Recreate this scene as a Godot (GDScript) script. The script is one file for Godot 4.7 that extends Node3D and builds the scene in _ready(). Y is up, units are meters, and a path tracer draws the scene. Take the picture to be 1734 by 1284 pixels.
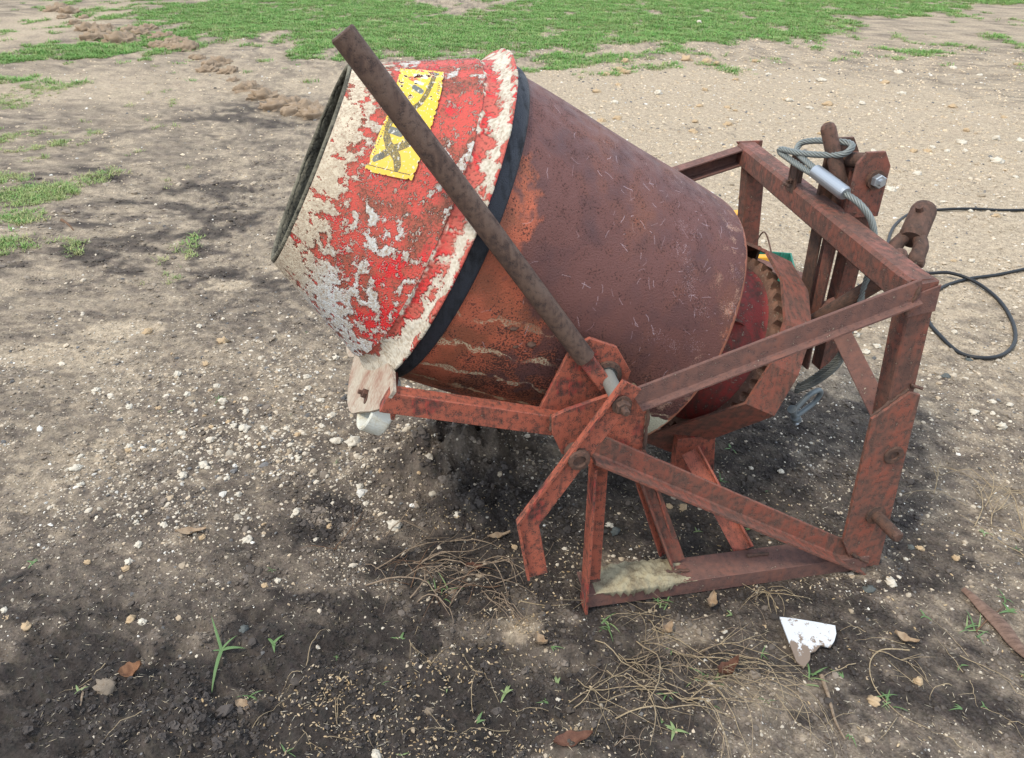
extends Node3D
# A rusty tractor mounted cement mixer standing on bare ground.
# World: y up, metres. The mixer is built in its own axes: x towards its hitch, z across, set down by its base node.

const DAMP_AND_SHADE = [ [-2.02, -4.21, 0.57, 0.6, 0.38], [-2.21, -7.21, 0.69, 0.51, 0.42], [-3.07, -5.25, 0.36, 0.19, 0.4], [-2.04, -4.88, 0.3, 0.24, 0.4], [0.94, -2.07, 0.33, 0.41, 0.9], [0.52, -1.86, 0.28, 0.25, 1], [-0.13, -2.06, 0.32, 0.19, 0.25], [0.06, -1.75, 0.21, 0.21, 0.8], [1.13, -1.61, 0.15, 0.12, 0.8], [0.76, -1.5, 0.26, 0.11, 0.8], [0.64, -1.31, 0.16, 0.11, 0.8], [-0.76, -1.09, 0.48, 0.16, 1], [-0.46, -1.33, 0.25, 0.15, 0.8], [-0.23, -1.13, 0.3, 0.15, 1], [0.19, -1.22, 0.31, 0.13, 0.8], [-0.64, -1.23, 0.13, 0.08, 1], [-0.17, -1.53, 0.26, 0.13, 0.8], [0.29, -1.48, 0.22, 0.11, 0.8], [0.86, -1.42, 0.23, 0.1, 0.5], [-0.55, -1.79, 0.11, 0.11, 0.6], [-1.19, -1.5, 0.26, 0.09, 0.5], [1.53, -6.54, 0.39, 0.16, 0.3], [-1.16, -3.51, 0.53, 0.21, 0.35], [1.26, -2.19, 0.25, 0.21, 0.5], [-1.11, -1.15, 0.17, 0.16, 0.7], [0.52, -1.11, 0.34, 0.14, 0.5], [1.1, -1.28, 0.3, 0.25, 0.45] ]  # dark ellipses: damp soil, plus shade round the mixer painted into the ground colour
const PALE = [ [-1.05, -2.3, 0.75, 0.45, 0.3], [0.02, -1.4, 0.05, 0.09, 0.9], [0.09, -1.28, 0.1, 0.03, 0.8], [-0.54, -1.4, 0.09, 0.05, 0.5], [-1.05, -1.54, 0.23, 0.09, 0.5], [-1.84, -2.8, 0.3, 0.1, 0.6], [-1.73, -3.01, 0.16, 0.08, 0.8], [-1.42, -3.5, 0.12, 0.06, 0.8], [-1.24, -3.68, 0.09, 0.06, 0.8], [-4.59, -8.28, 0.9, 0.74, 0.4], [-7.26, -13.01, 0.7, 2.62, 0.6], [2.19, -6.64, 1.82, 2.21, 0.9], [0.98, -4.39, 0.52, 0.59, 0.6], [2.79, -5.23, 0.76, 1.51, 0.8], [-0.78, -8.59, 1.24, 0.79, 0.4], [0.77, -8.07, 0.87, 1.12, 0.7], [-1.25, -2.63, 0.7, 0.27, 0.35], [0.02, -1.31, 0.04, 0.09, 0.6], [-3.39, -8.37, 0.72, 1.19, 0.3] ]
const GRASS = [ [-3.85, -14.76, 2.59, 2.67, 1], [-1.23, -12.22, 2.18, 2.01, 1], [1.69, -13.91, 2.3, 3.29, 1], [3.44, -14.3, 1.98, 2.8, 1], [5.8, -16.3, 2.49, 2.5, 1], [8.8, -18.2, 2.2, 2.3, 1], [-4.72, -13.01, 1.32, 2.62, 0.8], [-1.98, -10.43, 0.89, 0.67, 0.7], [0.23, -9.8, 0.98, 0.64, 0.7], [-6.69, -15.37, 0.84, 1.83, 0.5], [-5.42, -10.51, 0.82, 0.55, 0.9], [-5.92, -10.34, 0.44, 0.62, 0.6], [-4.77, -7.79, 0.34, 1.05, 0.5], [-3.8, -6.19, 0.33, 0.36, 0.55], [-3.46, -5.4, 0.25, 0.35, 0.55], [-3.16, -5.54, 0.51, 0.29, 0.55], [-3.07, -4.88, 0.27, 0.26, 0.9], [-2.82, -5.25, 0.24, 0.19, 0.5], [-2.69, -3.97, 0.16, 0.17, 0.4], [1.08, -9.2, 0.4, 0.36, 0.5], [-4.23, -9.58, 0.41, 0.39, 0.4], [-2.91, -4.43, 0.32, 0.14, 0.5] ]
const STONES = [ [-0.959, -2.266, 0.0232, 0], [-0.661, -2.349, 0.0184, 0], [-0.61, -2.184, 0.0206, 0], [-0.552, -2.17, 0.0267, 0], [-1.426, -2.399, 0.0154, 0], [-1.594, -2.996, 0.022, 1], [-1.234, -2.889, 0.0239, 1], [-1.382, -3.035, 0.0157, 0], [-1.089, -2.439, 0.0178, 0], [-0.888, -2.266, 0.0137, 0], [-1.002, -2.281, 0.0127, 0], [-1.03, -2.051, 0.0168, 0], [-1.447, -2.035, 0.0196, 0], [-1.078, -1.992, 0.0155, 0], [-1.602, -2.51, 0.0159, 0], [-1.326, -2.619, 0.0164, 0], [-1.146, -2.54, 0.0137, 0], [-1.235, -2.476, 0.0124, 0], [-0.767, -2.16, 0.0123, 0], [-0.981, -2.368, 0.0131, 0], [-1.322, -2.15, 0.0143, 0], [-1.391, -1.946, 0.0133, 0], [-0.927, -1.973, 0.0106, 0], [-0.788, -2.527, 0.0137, 0], [-0.726, -2.764, 0.0146, 0], [-0.721, -2.447, 0.0134, 0], [-1.048, -1.752, 0.0125, 0], [-1.138, -1.768, 0.0107, 0], [-1.087, -1.664, 0.0121, 0], [-0.78, -1.689, 0.0156, 0], [-0.664, -1.813, 0.0155, 0], [-1.207, -1.6, 0.0092, 1], [-1.086, -1.573, 0.0116, 1], [-0.958, -1.376, 0.0107, 0], [-1.336, -1.414, 0.0094, 0], [-1.319, -1.392, 0.0108, 1], [-1.243, -1.355, 0.0129, 1], [-0.993, -1.386, 0.0139, 1], [-0.965, -1.183, 0.0225, 2], [-1.028, -1.182, 0.0106, 1], [-0.686, -1.352, 0.0129, 3], [-0.65, -1.535, 0.0115, 0], [-0.678, -1.509, 0.0097, 1], [-0.913, -1.696, 0.0096, 1], [-0.353, -1.755, 0.0214, 0], [-0.164, -1.786, 0.0126, 0], [-0.159, -1.487, 0.0137, 2], [0.295, -1.768, 0.0116, 0], [0.31, -1.739, 0.0151, 3], [0.109, -1.17, 0.0063, 0], [-0.198, -1.147, 0.0132, 2], [-0.299, -1.017, 0.013, 0], [0.007, -1.671, 0.0095, 1], [1.052, -1.535, 0.0156, 0], [0.984, -1.509, 0.0154, 3], [1.277, -1.624, 0.0127, 1], [1.195, -1.671, 0.0112, 1], [1.17, -1.674, 0.0095, 3], [0.985, -1.211, 0.0128, 1], [0.849, -1.15, 0.0139, 1], [1.135, -1.626, 0.0076, 0], [0.55, -1.361, 0.0069, 0], [0.658, -1.38, 0.0069, 1], [2.488, -4.986, 0.0349, 0], [3.514, -6.099, 0.0299, 0], [2.92, -13.185, 0.0507, 0], [2.083, -9.84, 0.0704, 1], [3.489, -5.569, 0.0469, 0], [1.819, -6.681, 0.0374, 1], [1.944, -8.161, 0.0327, 1], [1.244, -8.982, 0.0648, 1], [1.219, -9.264, 0.0466, 1], [1.928, -2.979, 0.0142, 0], [1.696, -2.356, 0.0163, 0], [1.801, -2.423, 0.0133, 0], [1.861, -2.411, 0.0132, 0], [1.748, -2.262, 0.0179, 0], [1.542, -2.853, 0.0187, 0], [1.475, -2.803, 0.0185, 0], [1.485, -2.952, 0.0243, 0], [0.884, -2.01, 0.0107, 0], [0.794, -2.032, 0.0088, 0], [0.493, -1.854, 0.012, 1], [0.534, -1.846, 0.0138, 1], [-0.487, -1.931, 0.0133, 0], [-0.457, -1.86, 0.0111, 0], [-0.862, -1.885, 0.0112, 0], [1.713, -2.61, 0.0164, 3], [1.876, -2.749, 0.0146, 3], [1.376, -2.36, 0.0109, 0], [-0.646, -1.879, 0.0112, 2], [-0.246, -2.399, 0.0198, 0], [-0.363, -2.36, 0.013, 1], [-0.811, -2.61, 0.0164, 0], [-1.239, -2.701, 0.0144, 1] ]
const CABLE = [ [3.227, -4.573], [3.004, -4.562], [2.782, -4.552], [2.602, -4.552], [2.413, -4.489], [2.237, -4.308], [2.107, -4.094], [2.031, -3.897], [2.022, -3.707], [2.068, -3.574], [2.177, -3.552], [2.27, -3.475], [2.287, -3.29], [2.235, -3.074], [2.149, -2.9], [2.043, -2.788], [1.934, -2.744], [1.864, -2.798], [1.846, -2.942], [1.863, -3.091], [1.951, -3.271], [2.085, -3.421], [2.266, -3.524], [2.447, -3.588], [2.706, -3.676] ]
const CLODS = [ [-2.382, -7.8], [-2.156, -7.368], [-2.071, -7.466], [-1.921, -7.179], [-1.863, -7.273], [-1.733, -7.043], [-3.751, -9.963], [-3.452, -9.487], [-3.399, -9.641], [-3.167, -9.121], [-2.966, -8.682], [-3.866, -10.089], [-3.421, -9.192], [-7.885, -14.725], [-7.333, -13.915], [-6.789, -13.185], [-6.238, -12.397], [-5.9, -12.035], [-5.588, -11.805], [-5.327, -11.582], [-5.26, -11.919], [-4.959, -11.582], [-4.881, -11.805], [-4.515, -11.263], [-7.548, -14.556], [-7.043, -13.915], [-6.033, -12.522], [-5.509, -12.214], [-5.418, -12.522], [-4.204, -10.623], [-4.444, -10.861], [-4.636, -10.959], [-5.316, -11.367], [-5.777, -11.582], [-2.675, -8.22] ]

const AX := Vector3(0.877, -0.48, 0.0)     # drum axis, from the mouth to the bottom
const VX := Vector3(0.48, 0.877, 0.0)
const TX := Vector3(0, 0, 1)
const DC := Vector3(0, 0.877, 0)           # point of the axis at the rubber band
var used := {}
var mats := {}
var rng := RandomNumberGenerator.new()
var n_big: FastNoiseLite
var n_mid: FastNoiseLite
var n_fine: FastNoiseLite
var n_grit: FastNoiseLite

# ------------------------------------------------------------------ naming
func numbered(called: String) -> String:
	if not used.has(called):
		used[called] = 0
		return called
	used[called] += 1
	return "%s_%03d" % [called, used[called]]

func tag(o: Node, label: String, category: String, group := "", kind := "") -> Node:
	if label: o.set_meta("label", label)
	if category: o.set_meta("category", category)
	if group: o.set_meta("group", group)
	if kind: o.set_meta("kind", kind)
	return o

func thing(called: String, label: String, category: String, at := Vector3.ZERO, turn := 0.0, group := "") -> Node3D:
	var o := Node3D.new()
	o.name = numbered(called)
	add_child(o)
	o.position = at
	o.rotation.y = turn
	tag(o, label, category, group)
	return o

func obj(called: String, mesh: Mesh, m: Material, parent: Node = null) -> MeshInstance3D:
	var o := MeshInstance3D.new()
	o.mesh = mesh
	o.material_override = m
	if parent == null:
		o.name = numbered(called)
		add_child(o)
	else:
		o.name = called
		parent.add_child(o, true)
	return o

# ------------------------------------------------------------------ shapes
func new_st() -> SurfaceTool:
	var st := SurfaceTool.new()
	st.begin(Mesh.PRIMITIVE_TRIANGLES)
	st.set_smooth_group(-1)
	return st

func done(st: SurfaceTool, smooth := false) -> ArrayMesh:
	if smooth: st.index()
	st.generate_normals()
	return st.commit()

func tri(st: SurfaceTool, a: Vector3, b: Vector3, c: Vector3):
	st.add_vertex(a); st.add_vertex(b); st.add_vertex(c)

func quad(st: SurfaceTool, a: Vector3, b: Vector3, c: Vector3, d: Vector3):
	tri(st, a, b, c); tri(st, a, c, d)

# a profile of (side, up) points drawn from a to b
func extr(st: SurfaceTool, pr: PackedVector2Array, a: Vector3, b: Vector3, up := Vector3.UP, cut_a := 0.0, cut_b := 0.0):
	var w := (b - a).normalized()
	var u := (up - w * up.dot(w)).normalized()
	var s := w.cross(u)
	var n := pr.size()
	var p := PackedVector3Array()
	var q := PackedVector3Array()
	for v in pr:
		p.append(a + s * v.x + u * v.y + w * v.y * cut_a)
		q.append(b + s * v.x + u * v.y + w * v.y * cut_b)
	for i in n:
		var j := (i + 1) % n
		quad(st, p[i], q[i], q[j], p[j])
	var t := Geometry2D.triangulate_polygon(pr)
	for i in range(0, t.size(), 3):
		tri(st, p[t[i]], p[t[i + 1]], p[t[i + 2]])
		tri(st, q[t[i]], q[t[i + 2]], q[t[i + 1]])

func rect(w: float, h: float, c := 0.003) -> PackedVector2Array:
	var x := w / 2
	var y := h / 2
	return PackedVector2Array([Vector2(-x + c, -y), Vector2(x - c, -y), Vector2(x, -y + c), Vector2(x, y - c), Vector2(x - c, y), Vector2(-x + c, y), Vector2(-x, y - c), Vector2(-x, -y + c)])

# an angle iron: a web from the corner along +up, a flange from the corner along side * dir
func angle(web: float, fl: float, t: float, dir := 1.0) -> PackedVector2Array:
	var c := 0.0015
	var p := PackedVector2Array([Vector2(0, c), Vector2(c, 0), Vector2(fl - c, 0), Vector2(fl, c), Vector2(fl, t), Vector2(t + 0.004, t), Vector2(t, t + 0.004), Vector2(t, web - c), Vector2(t - c, web), Vector2(0, web)])
	if dir < 0:
		for i in p.size(): p[i].x = -p[i].x
		p.reverse()
	return p

func bar_mesh(pr: PackedVector2Array, a: Vector3, b: Vector3, up := Vector3.UP, cut_a := 0.0, cut_b := 0.0) -> ArrayMesh:
	var st := new_st()
	extr(st, pr, a, b, up, cut_a, cut_b)
	return done(st)

# a flat plate: outline of (x, y) points at depth z, thickness th towards +z, with a small chamfer
func plate_mesh(pts: Array, z: float, th: float) -> ArrayMesh:
	var st := new_st()
	var pr := PackedVector2Array()
	for p in pts: pr.append(Vector2(p[0], p[1]))
	if Geometry2D.is_polygon_clockwise(pr): pr.reverse()
	var inner := Geometry2D.offset_polygon(pr, -0.0015)
	var ins: PackedVector2Array = pr
	if inner.size() == 1 and inner[0].size() == pr.size(): ins = inner[0]
	var n := pr.size()
	var off := 0
	if ins != pr:
		var best := 1e9
		for k in n:
			if ins[k].distance_to(pr[0]) < best:
				best = ins[k].distance_to(pr[0]); off = k
		if Geometry2D.is_polygon_clockwise(ins): ins = pr
	for i in n:
		var j := (i + 1) % n
		var a := Vector3(pr[i].x, pr[i].y, z)
		var b := Vector3(pr[j].x, pr[j].y, z)
		var c := Vector3(pr[i].x, pr[i].y, z + th - 0.0015)
		var d := Vector3(pr[j].x, pr[j].y, z + th - 0.0015)
		quad(st, a, c, d, b)
		var ia := (i + off) % n
		var ja := (j + off) % n
		quad(st, c, Vector3(ins[ia].x, ins[ia].y, z + th), Vector3(ins[ja].x, ins[ja].y, z + th), d)
	var t := Geometry2D.triangulate_polygon(pr)
	var t2 := Geometry2D.triangulate_polygon(ins)
	for i in range(0, t.size(), 3): tri(st, Vector3(pr[t[i]].x, pr[t[i]].y, z), Vector3(pr[t[i + 1]].x, pr[t[i + 1]].y, z), Vector3(pr[t[i + 2]].x, pr[t[i + 2]].y, z))
	for i in range(0, t2.size(), 3): tri(st, Vector3(ins[t2[i]].x, ins[t2[i]].y, z + th), Vector3(ins[t2[i + 2]].x, ins[t2[i + 2]].y, z + th), Vector3(ins[t2[i + 1]].x, ins[t2[i + 1]].y, z + th))
	return done(st)

func frames_of(path: PackedVector3Array) -> Array:
	var out := []
	var u := Vector3.UP
	for i in path.size():
		var w := (path[mini(i + 1, path.size() - 1)] - path[maxi(i - 1, 0)]).normalized()
		if absf(w.dot(u)) > 0.97: u = Vector3.RIGHT if absf(w.x) < 0.9 else Vector3.BACK
		u = (u - w * u.dot(w)).normalized()
		out.append([u, w.cross(u)])
	return out

func tube(st: SurfaceTool, path: PackedVector3Array, rad, sides := 8, caps := true):
	st.set_smooth_group(0)
	var fr := frames_of(path)
	var rings := []
	for i in path.size():
		var r: float = rad[i] if rad is Array else rad
		var ring := PackedVector3Array()
		for k in sides:
			var an := TAU * k / sides
			ring.append(path[i] + (fr[i][0] * cos(an) + fr[i][1] * sin(an)) * r)
		rings.append(ring)
	for i in path.size() - 1:
		for k in sides:
			var l := (k + 1) % sides
			quad(st, rings[i][k], rings[i + 1][k], rings[i + 1][l], rings[i][l])
	if caps:
		st.set_smooth_group(-1)
		for k in range(1, sides - 1):
			tri(st, rings[0][0], rings[0][k], rings[0][k + 1])
			var e: PackedVector3Array = rings[-1]
			tri(st, e[0], e[k + 1], e[k])

func tube_mesh(path: PackedVector3Array, rad, sides := 8) -> ArrayMesh:
	var st := new_st()
	tube(st, path, rad, sides)
	st.generate_normals()
	return st.commit()

# a turned solid along a -> b, profile of [distance, radius]
func turned(a: Vector3, b: Vector3, prof: Array, sides := 20) -> ArrayMesh:
	var w := (b - a).normalized()
	var path := PackedVector3Array()
	var u := Vector3.UP if absf(w.y) < 0.9 else Vector3.RIGHT
	u = (u - w * u.dot(w)).normalized()
	var s := w.cross(u)
	var st := new_st()
	for i in prof.size() - 1:
		for k in sides:
			var q := []
			for m in [[i, k], [i + 1, k], [i + 1, k + 1], [i, k + 1]]:
				var an: float = TAU * m[1] / sides
				q.append(a + w * prof[m[0]][0] + (u * cos(an) + s * sin(an)) * prof[m[0]][1])
			quad(st, q[0], q[1], q[2], q[3])
	st.index()
	st.generate_normals()
	return st.commit()

func hex_nut(at: Vector3, dir: Vector3, r: float, h: float) -> ArrayMesh:
	var c := r * 0.12
	return turned(at, at + dir, [[0, 0.0001], [0, r], [h - c, r], [h, r - c], [h, r * 0.55], [h + 0.002, r * 0.5], [h + 0.01, r * 0.48], [h + 0.01, 0.0001]], 6)

func curve(pts: Array, per := 8, closed := false) -> PackedVector3Array:
	var out := PackedVector3Array()
	var n := pts.size()
	for i in (n if closed else n - 1):
		var p0: Vector3 = pts[(i - 1 + n) % n] if closed else pts[maxi(i - 1, 0)]
		var p1: Vector3 = pts[i]
		var p2: Vector3 = pts[(i + 1) % n]
		var p3: Vector3 = pts[(i + 2) % n] if closed else pts[mini(i + 2, n - 1)]
		for k in per:
			out.append(p1.cubic_interpolate(p2, p0, p3, float(k) / per))
	out.append(pts[0] if closed else pts[-1])
	return out

func drum_at(al: float, r: float, ph: float) -> Vector3:
	# the mouth is cut a little out of square
	if al < -0.105: al -= 0.0045 * sin(ph) * (-al - 0.105) / 0.264
	return DC + AX * al + (VX * cos(ph) + TX * sin(ph)) * r

# a surface turned about the drum axis, with u round it and v along the profile
func drum_mesh(prof: Array, nphi: int, bump = null, amount := 0.0, from_deg := -120.0, to_deg := 240.0, wob := 0.0) -> ArrayMesh:
	var len := [0.0]
	for i in range(1, prof.size()): len.append(len[-1] + Vector2(prof[i][0], prof[i][1]).distance_to(Vector2(prof[i - 1][0], prof[i - 1][1])))
	var V := PackedVector3Array()
	var T := PackedVector2Array()
	var I := PackedInt32Array()
	for i in prof.size():
		var v: float = len[i] / len[-1]
		for k in nphi + 1:
			var u := float(k) / nphi
			var ph := deg_to_rad(lerpf(from_deg, to_deg, u))
			var r: float = prof[i][1]
			if bump != null: r += amount * bump.get_pixel(int(u * (bump.get_width() - 1)), int(v * (bump.get_height() - 1))).r
			if wob > 0.0: r += wob * (sin(ph * 3.0 + 1.0) + 0.6 * sin(ph * 7.0 + i * 0.3))
			V.append(drum_at(prof[i][0], r, ph))
			T.append(Vector2(u, v))
	for i in prof.size() - 1:
		for k in nphi:
			var a := i * (nphi + 1) + k
			I.append_array([a, a + 1, a + nphi + 2, a, a + nphi + 2, a + nphi + 1])
	var arr := []
	arr.resize(Mesh.ARRAY_MAX)
	arr[Mesh.ARRAY_VERTEX] = V
	arr[Mesh.ARRAY_TEX_UV] = T
	arr[Mesh.ARRAY_INDEX] = I
	var m := ArrayMesh.new()
	m.add_surface_from_arrays(Mesh.PRIMITIVE_TRIANGLES, arr)
	var st := SurfaceTool.new()
	st.create_from(m, 0)
	st.generate_normals()
	st.generate_tangents()
	return st.commit()

func fine_prof(p: Array, step: float) -> Array:
	var out := []
	for i in p.size() - 1:
		var a := Vector2(p[i][0], p[i][1])
		var b := Vector2(p[i + 1][0], p[i + 1][1])
		var n := maxi(1, int(a.distance_to(b) / step))
		for k in n:
			var c := a.lerp(b, float(k) / n)
			out.append([c.x, c.y])
	out.append(p[-1])
	return out

# ------------------------------------------------------------------ textures
func noise(freq: float, sd: int, oct := 4, type := FastNoiseLite.TYPE_SIMPLEX_SMOOTH) -> FastNoiseLite:
	var n := FastNoiseLite.new()
	n.noise_type = type
	n.frequency = freq
	n.seed = sd
	n.fractal_octaves = oct
	if oct <= 1: n.fractal_type = FastNoiseLite.FRACTAL_NONE
	return n

func nb(w: int, h: int, freq: float, sd: int, oct := 4, type := FastNoiseLite.TYPE_SIMPLEX_SMOOTH) -> PackedByteArray:
	var im := noise(freq, sd, oct, type).get_seamless_image(w, h)
	im.convert(Image.FORMAT_L8)
	return im.get_data()

func tex_of(im: Image) -> ImageTexture:
	return ImageTexture.create_from_image(im)

func lay(bytes: PackedByteArray, w: int, h: int, fmt := Image.FORMAT_RGB8) -> Image:
	return Image.create_from_data(w, h, false, fmt, bytes)

func rel(heights: Image, k: float) -> ImageTexture:
	var im := heights.duplicate()
	im.convert(Image.FORMAT_RGBA8)
	im.bump_map_to_normal_map(k)
	return ImageTexture.create_from_image(im)

func mixc(a: Vector3, b: Vector3, t: float) -> Vector3:
	return a + (b - a) * clampf(t, 0.0, 1.0)

func plain(c: Color, rough := 0.7, metal := 0.0) -> StandardMaterial3D:
	var m := StandardMaterial3D.new()
	m.albedo_color = c
	m.roughness = rough
	m.metallic = metal
	m.metallic_specular = 0.4
	return m

# old paint over rust on steel. Colours are sRGB 0..255. cover: share of paint left, pits: dark spots, crust: dried cement
func steel(paint: Vector3, bright: Vector3, rust: Vector3, dark: Vector3, cover: float, pits: float, crust: float, sd: int, size := 0.5, streak := 1.0) -> StandardMaterial3D:
	var W := 512
	var a := nb(W, W, 0.006, sd, 5)
	var b := nb(W, W, 0.03, sd + 1, 4)
	var c := nb(W, W, 0.2, sd + 2, 3)
	var d := nb(W, W, 0.16, sd + 3, 2)
	var run := noise(0.05, sd + 4, 4).get_seamless_image(W, 64)
	run.convert(Image.FORMAT_L8)
	run.resize(W, W, Image.INTERPOLATE_CUBIC)
	var s := run.get_data()
	var out := PackedByteArray(); out.resize(W * W * 3)
	var hh := PackedByteArray(); hh.resize(W * W)
	var rr := PackedByteArray(); rr.resize(W * W)
	for i in W * W:
		var A := a[i] / 255.0
		var B := b[i] / 255.0
		var Cc := c[i] / 255.0
		var Dd := d[i] / 255.0
		var m := A * 0.36 + B * 0.22 + Cc * 0.2 + s[i] / 255.0 * 0.22
		var r := mixc(rust, dark, (Cc * 0.6 + B * 0.6 - 0.35) * 1.3)
		var p := mixc(paint, bright, (A - 0.62) * 6.0)
		p = mixc(p, rust, (Cc - 0.35) * 1.1)
		var k := clampf((cover - m) * 4.0 + 0.5, 0.0, 1.0)
		var col := mixc(r, p, k)
		col = mixc(col, dark, (A - 0.6) * 1.2 + (s[i] / 255.0 - 0.6) * 1.0)
		var hgt := 0.45 + 0.25 * k + (Cc - 0.5) * 0.35
		var pit := clampf((Dd * 0.6 + B * 0.4 - (1.0 - pits)) * 12.0, 0.0, 1.0)
		col = mixc(col, dark * 0.9, pit * 0.75)
		hgt -= pit * 0.25
		if crust > 0.0:
			var q := clampf((B * 0.5 + Dd * 0.3 + Cc * 0.2 - (1.0 - crust)) * 16.0, 0.0, 1.0)
			col = mixc(col, Vector3(188, 178, 158) - Vector3.ONE * (Cc * 50.0), q)
			hgt += q * 0.25
		col *= 0.9 + 0.2 * Cc
		out[i * 3] = int(clampf(col.x, 0, 255)); out[i * 3 + 1] = int(clampf(col.y, 0, 255)); out[i * 3 + 2] = int(clampf(col.z, 0, 255))
		hh[i] = int(clampf(hgt, 0, 1) * 255)
		rr[i] = int(clampf(0.86 - 0.3 * k + 0.15 * (Cc - 0.5), 0, 1) * 255)
	var mt := StandardMaterial3D.new()
	mt.albedo_texture = tex_of(lay(out, W, W))
	mt.roughness_texture = tex_of(lay(rr, W, W, Image.FORMAT_L8))
	mt.roughness_texture_channel = BaseMaterial3D.TEXTURE_CHANNEL_RED
	mt.roughness = 1.0
	mt.normal_enabled = true
	mt.normal_texture = rel(lay(hh, W, W, Image.FORMAT_L8), 5.0)
	mt.normal_scale = 0.8
	mt.metallic_specular = 0.35
	mt.uv1_triplanar = true
	mt.uv1_scale = Vector3.ONE / size
	mt.uv1_triplanar_sharpness = 16.0
	return mt

func uv_mat(im: Image, h: Image, rough: Image, k := 5.0) -> StandardMaterial3D:
	var m := StandardMaterial3D.new()
	m.albedo_texture = tex_of(im)
	m.normal_enabled = true
	m.normal_texture = rel(h, k)
	m.roughness = 1.0
	m.roughness_texture = tex_of(rough)
	m.roughness_texture_channel = BaseMaterial3D.TEXTURE_CHANNEL_RED
	m.metallic_specular = 0.35
	return m

# the red front cone: oxidised paint, fresh red, rust freckles, splashed cement. v runs mouth -> lip
func cone_texture() -> Array:
	var w := 2048
	var h := 320
	var n1 := nb(w, h, 0.007, 11, 4)
	var n2 := nb(w, h, 0.028, 12, 5)
	var n3 := nb(w, h, 0.2, 13, 3)
	var n4 := nb(w, h, 0.09, 14, 3)
	var n5 := nb(w, h, 0.012, 15, 4)
	var out := PackedByteArray(); out.resize(w * h * 3)
	var hh := PackedByteArray(); hh.resize(w * h)
	var rr := PackedByteArray(); rr.resize(w * h)
	for y in h:
		var v := (y + 0.5) / h
		for x in w:
			var i := y * w + x
			var ph := (x + 0.5) / w * 360.0 - 120.0
			var a := n1[i] / 255.0
			var b := n2[i] / 255.0
			var c := n3[i] / 255.0
			var d := n4[i] / 255.0
			var e := n5[i] / 255.0
			var low := smoothstep(80.0, 128.0, ph)
			var zone := lerpf(0.80, 0.20, smoothstep(0.08, 0.44, v + (a - 0.5) * 0.3))
			zone = maxf(zone, low * lerpf(0.76, 0.50, smoothstep(0.35, 0.85, v)))
			zone = maxf(zone, 0.40 * smoothstep(26.0, 12.0, ph) * smoothstep(0.8, 0.4, v))
			zone = maxf(zone, 0.50 * exp(-pow((ph - 96.0) / 28.0, 2.0)) * smoothstep(1.0, 0.6, v))
			var q := zone + (a - 0.5) * 0.8 + (b - 0.5) * 1.15 + (c - 0.5) * 0.3
			var con := clampf((q - 0.46) * 12.0, 0.0, 1.0)
			# small flecks of splash everywhere
			con = maxf(con, clampf((d * 0.5 + c * 0.5 + (b - 0.5) * 0.5 + (zone - 0.2) * 0.25 - 0.60) * 12.0, 0.0, 1.0) * 0.9)
			# paint below
			var col := mixc(Vector3(180, 74, 64), Vector3(146, 78, 62), (e - 0.42) * 4.0 + (c - 0.5) * 1.2)
			var fresh := clampf((e * 0.4 + (1.0 - a) * 0.6 + 0.24 * smoothstep(0.5, 0.9, v) * smoothstep(70.0, 95.0, ph) * smoothstep(150.0, 125.0, ph) - 0.62 + (b - 0.5) * 0.35) * 10.0, 0.0, 1.0)
			col = mixc(col, Vector3(200, 42, 46), fresh * 0.9)
			var fr := clampf((d * 0.5 + c * 0.5 - 0.50 + 0.35 * (e - 0.45) + (b - 0.5) * 0.25) * 9.0, 0.0, 1.0) * (1.0 - fresh * 0.85)
			col = mixc(col, mixc(Vector3(84, 54, 50), Vector3(126, 82, 66), c), fr * 0.85)
			# cement: warm and thick at the mouth, bluish white flakes further back
			var warm := smoothstep(0.5, 0.12, v)
			var cc := mixc(Vector3(190, 193, 192), Vector3(192, 180, 158), warm)
			cc = mixc(cc, Vector3(146, 130, 112), (c - 0.3) * 1.0 + (d - 0.45) * 1.0 + (b - 0.5) * 1.2)
			col = mixc(col, cc, con)
			var fleck := clampf((c * 0.6 + d * 0.4 - 0.66) * 14.0, 0.0, 1.0) * con
			col = mixc(col, Vector3(122, 78, 62), fleck * 0.7)
			var crack := clampf((0.035 - absf(b - 0.52)) * 24.0, 0.0, 1.0) * con * warm
			col = mixc(col, Vector3(124, 98, 78), crack * 0.5)
			out[i * 3] = int(clampf(col.x, 0, 255)); out[i * 3 + 1] = int(clampf(col.y, 0, 255)); out[i * 3 + 2] = int(clampf(col.z, 0, 255))
			hh[i] = int(clampf(0.25 + con * (0.35 + 0.3 * (b - 0.3) + 0.25 * warm * a) + (c - 0.5) * 0.18 - fr * 0.1 * (1.0 - con), 0, 1) * 255)
			rr[i] = int(clampf(lerpf(0.6, 0.92, maxf(con, fr)) - fresh * (1.0 - con) * 0.2, 0, 1) * 255)
	return [lay(out, w, h), lay(hh, w, h, Image.FORMAT_L8), lay(rr, w, h, Image.FORMAT_L8)]

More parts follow.
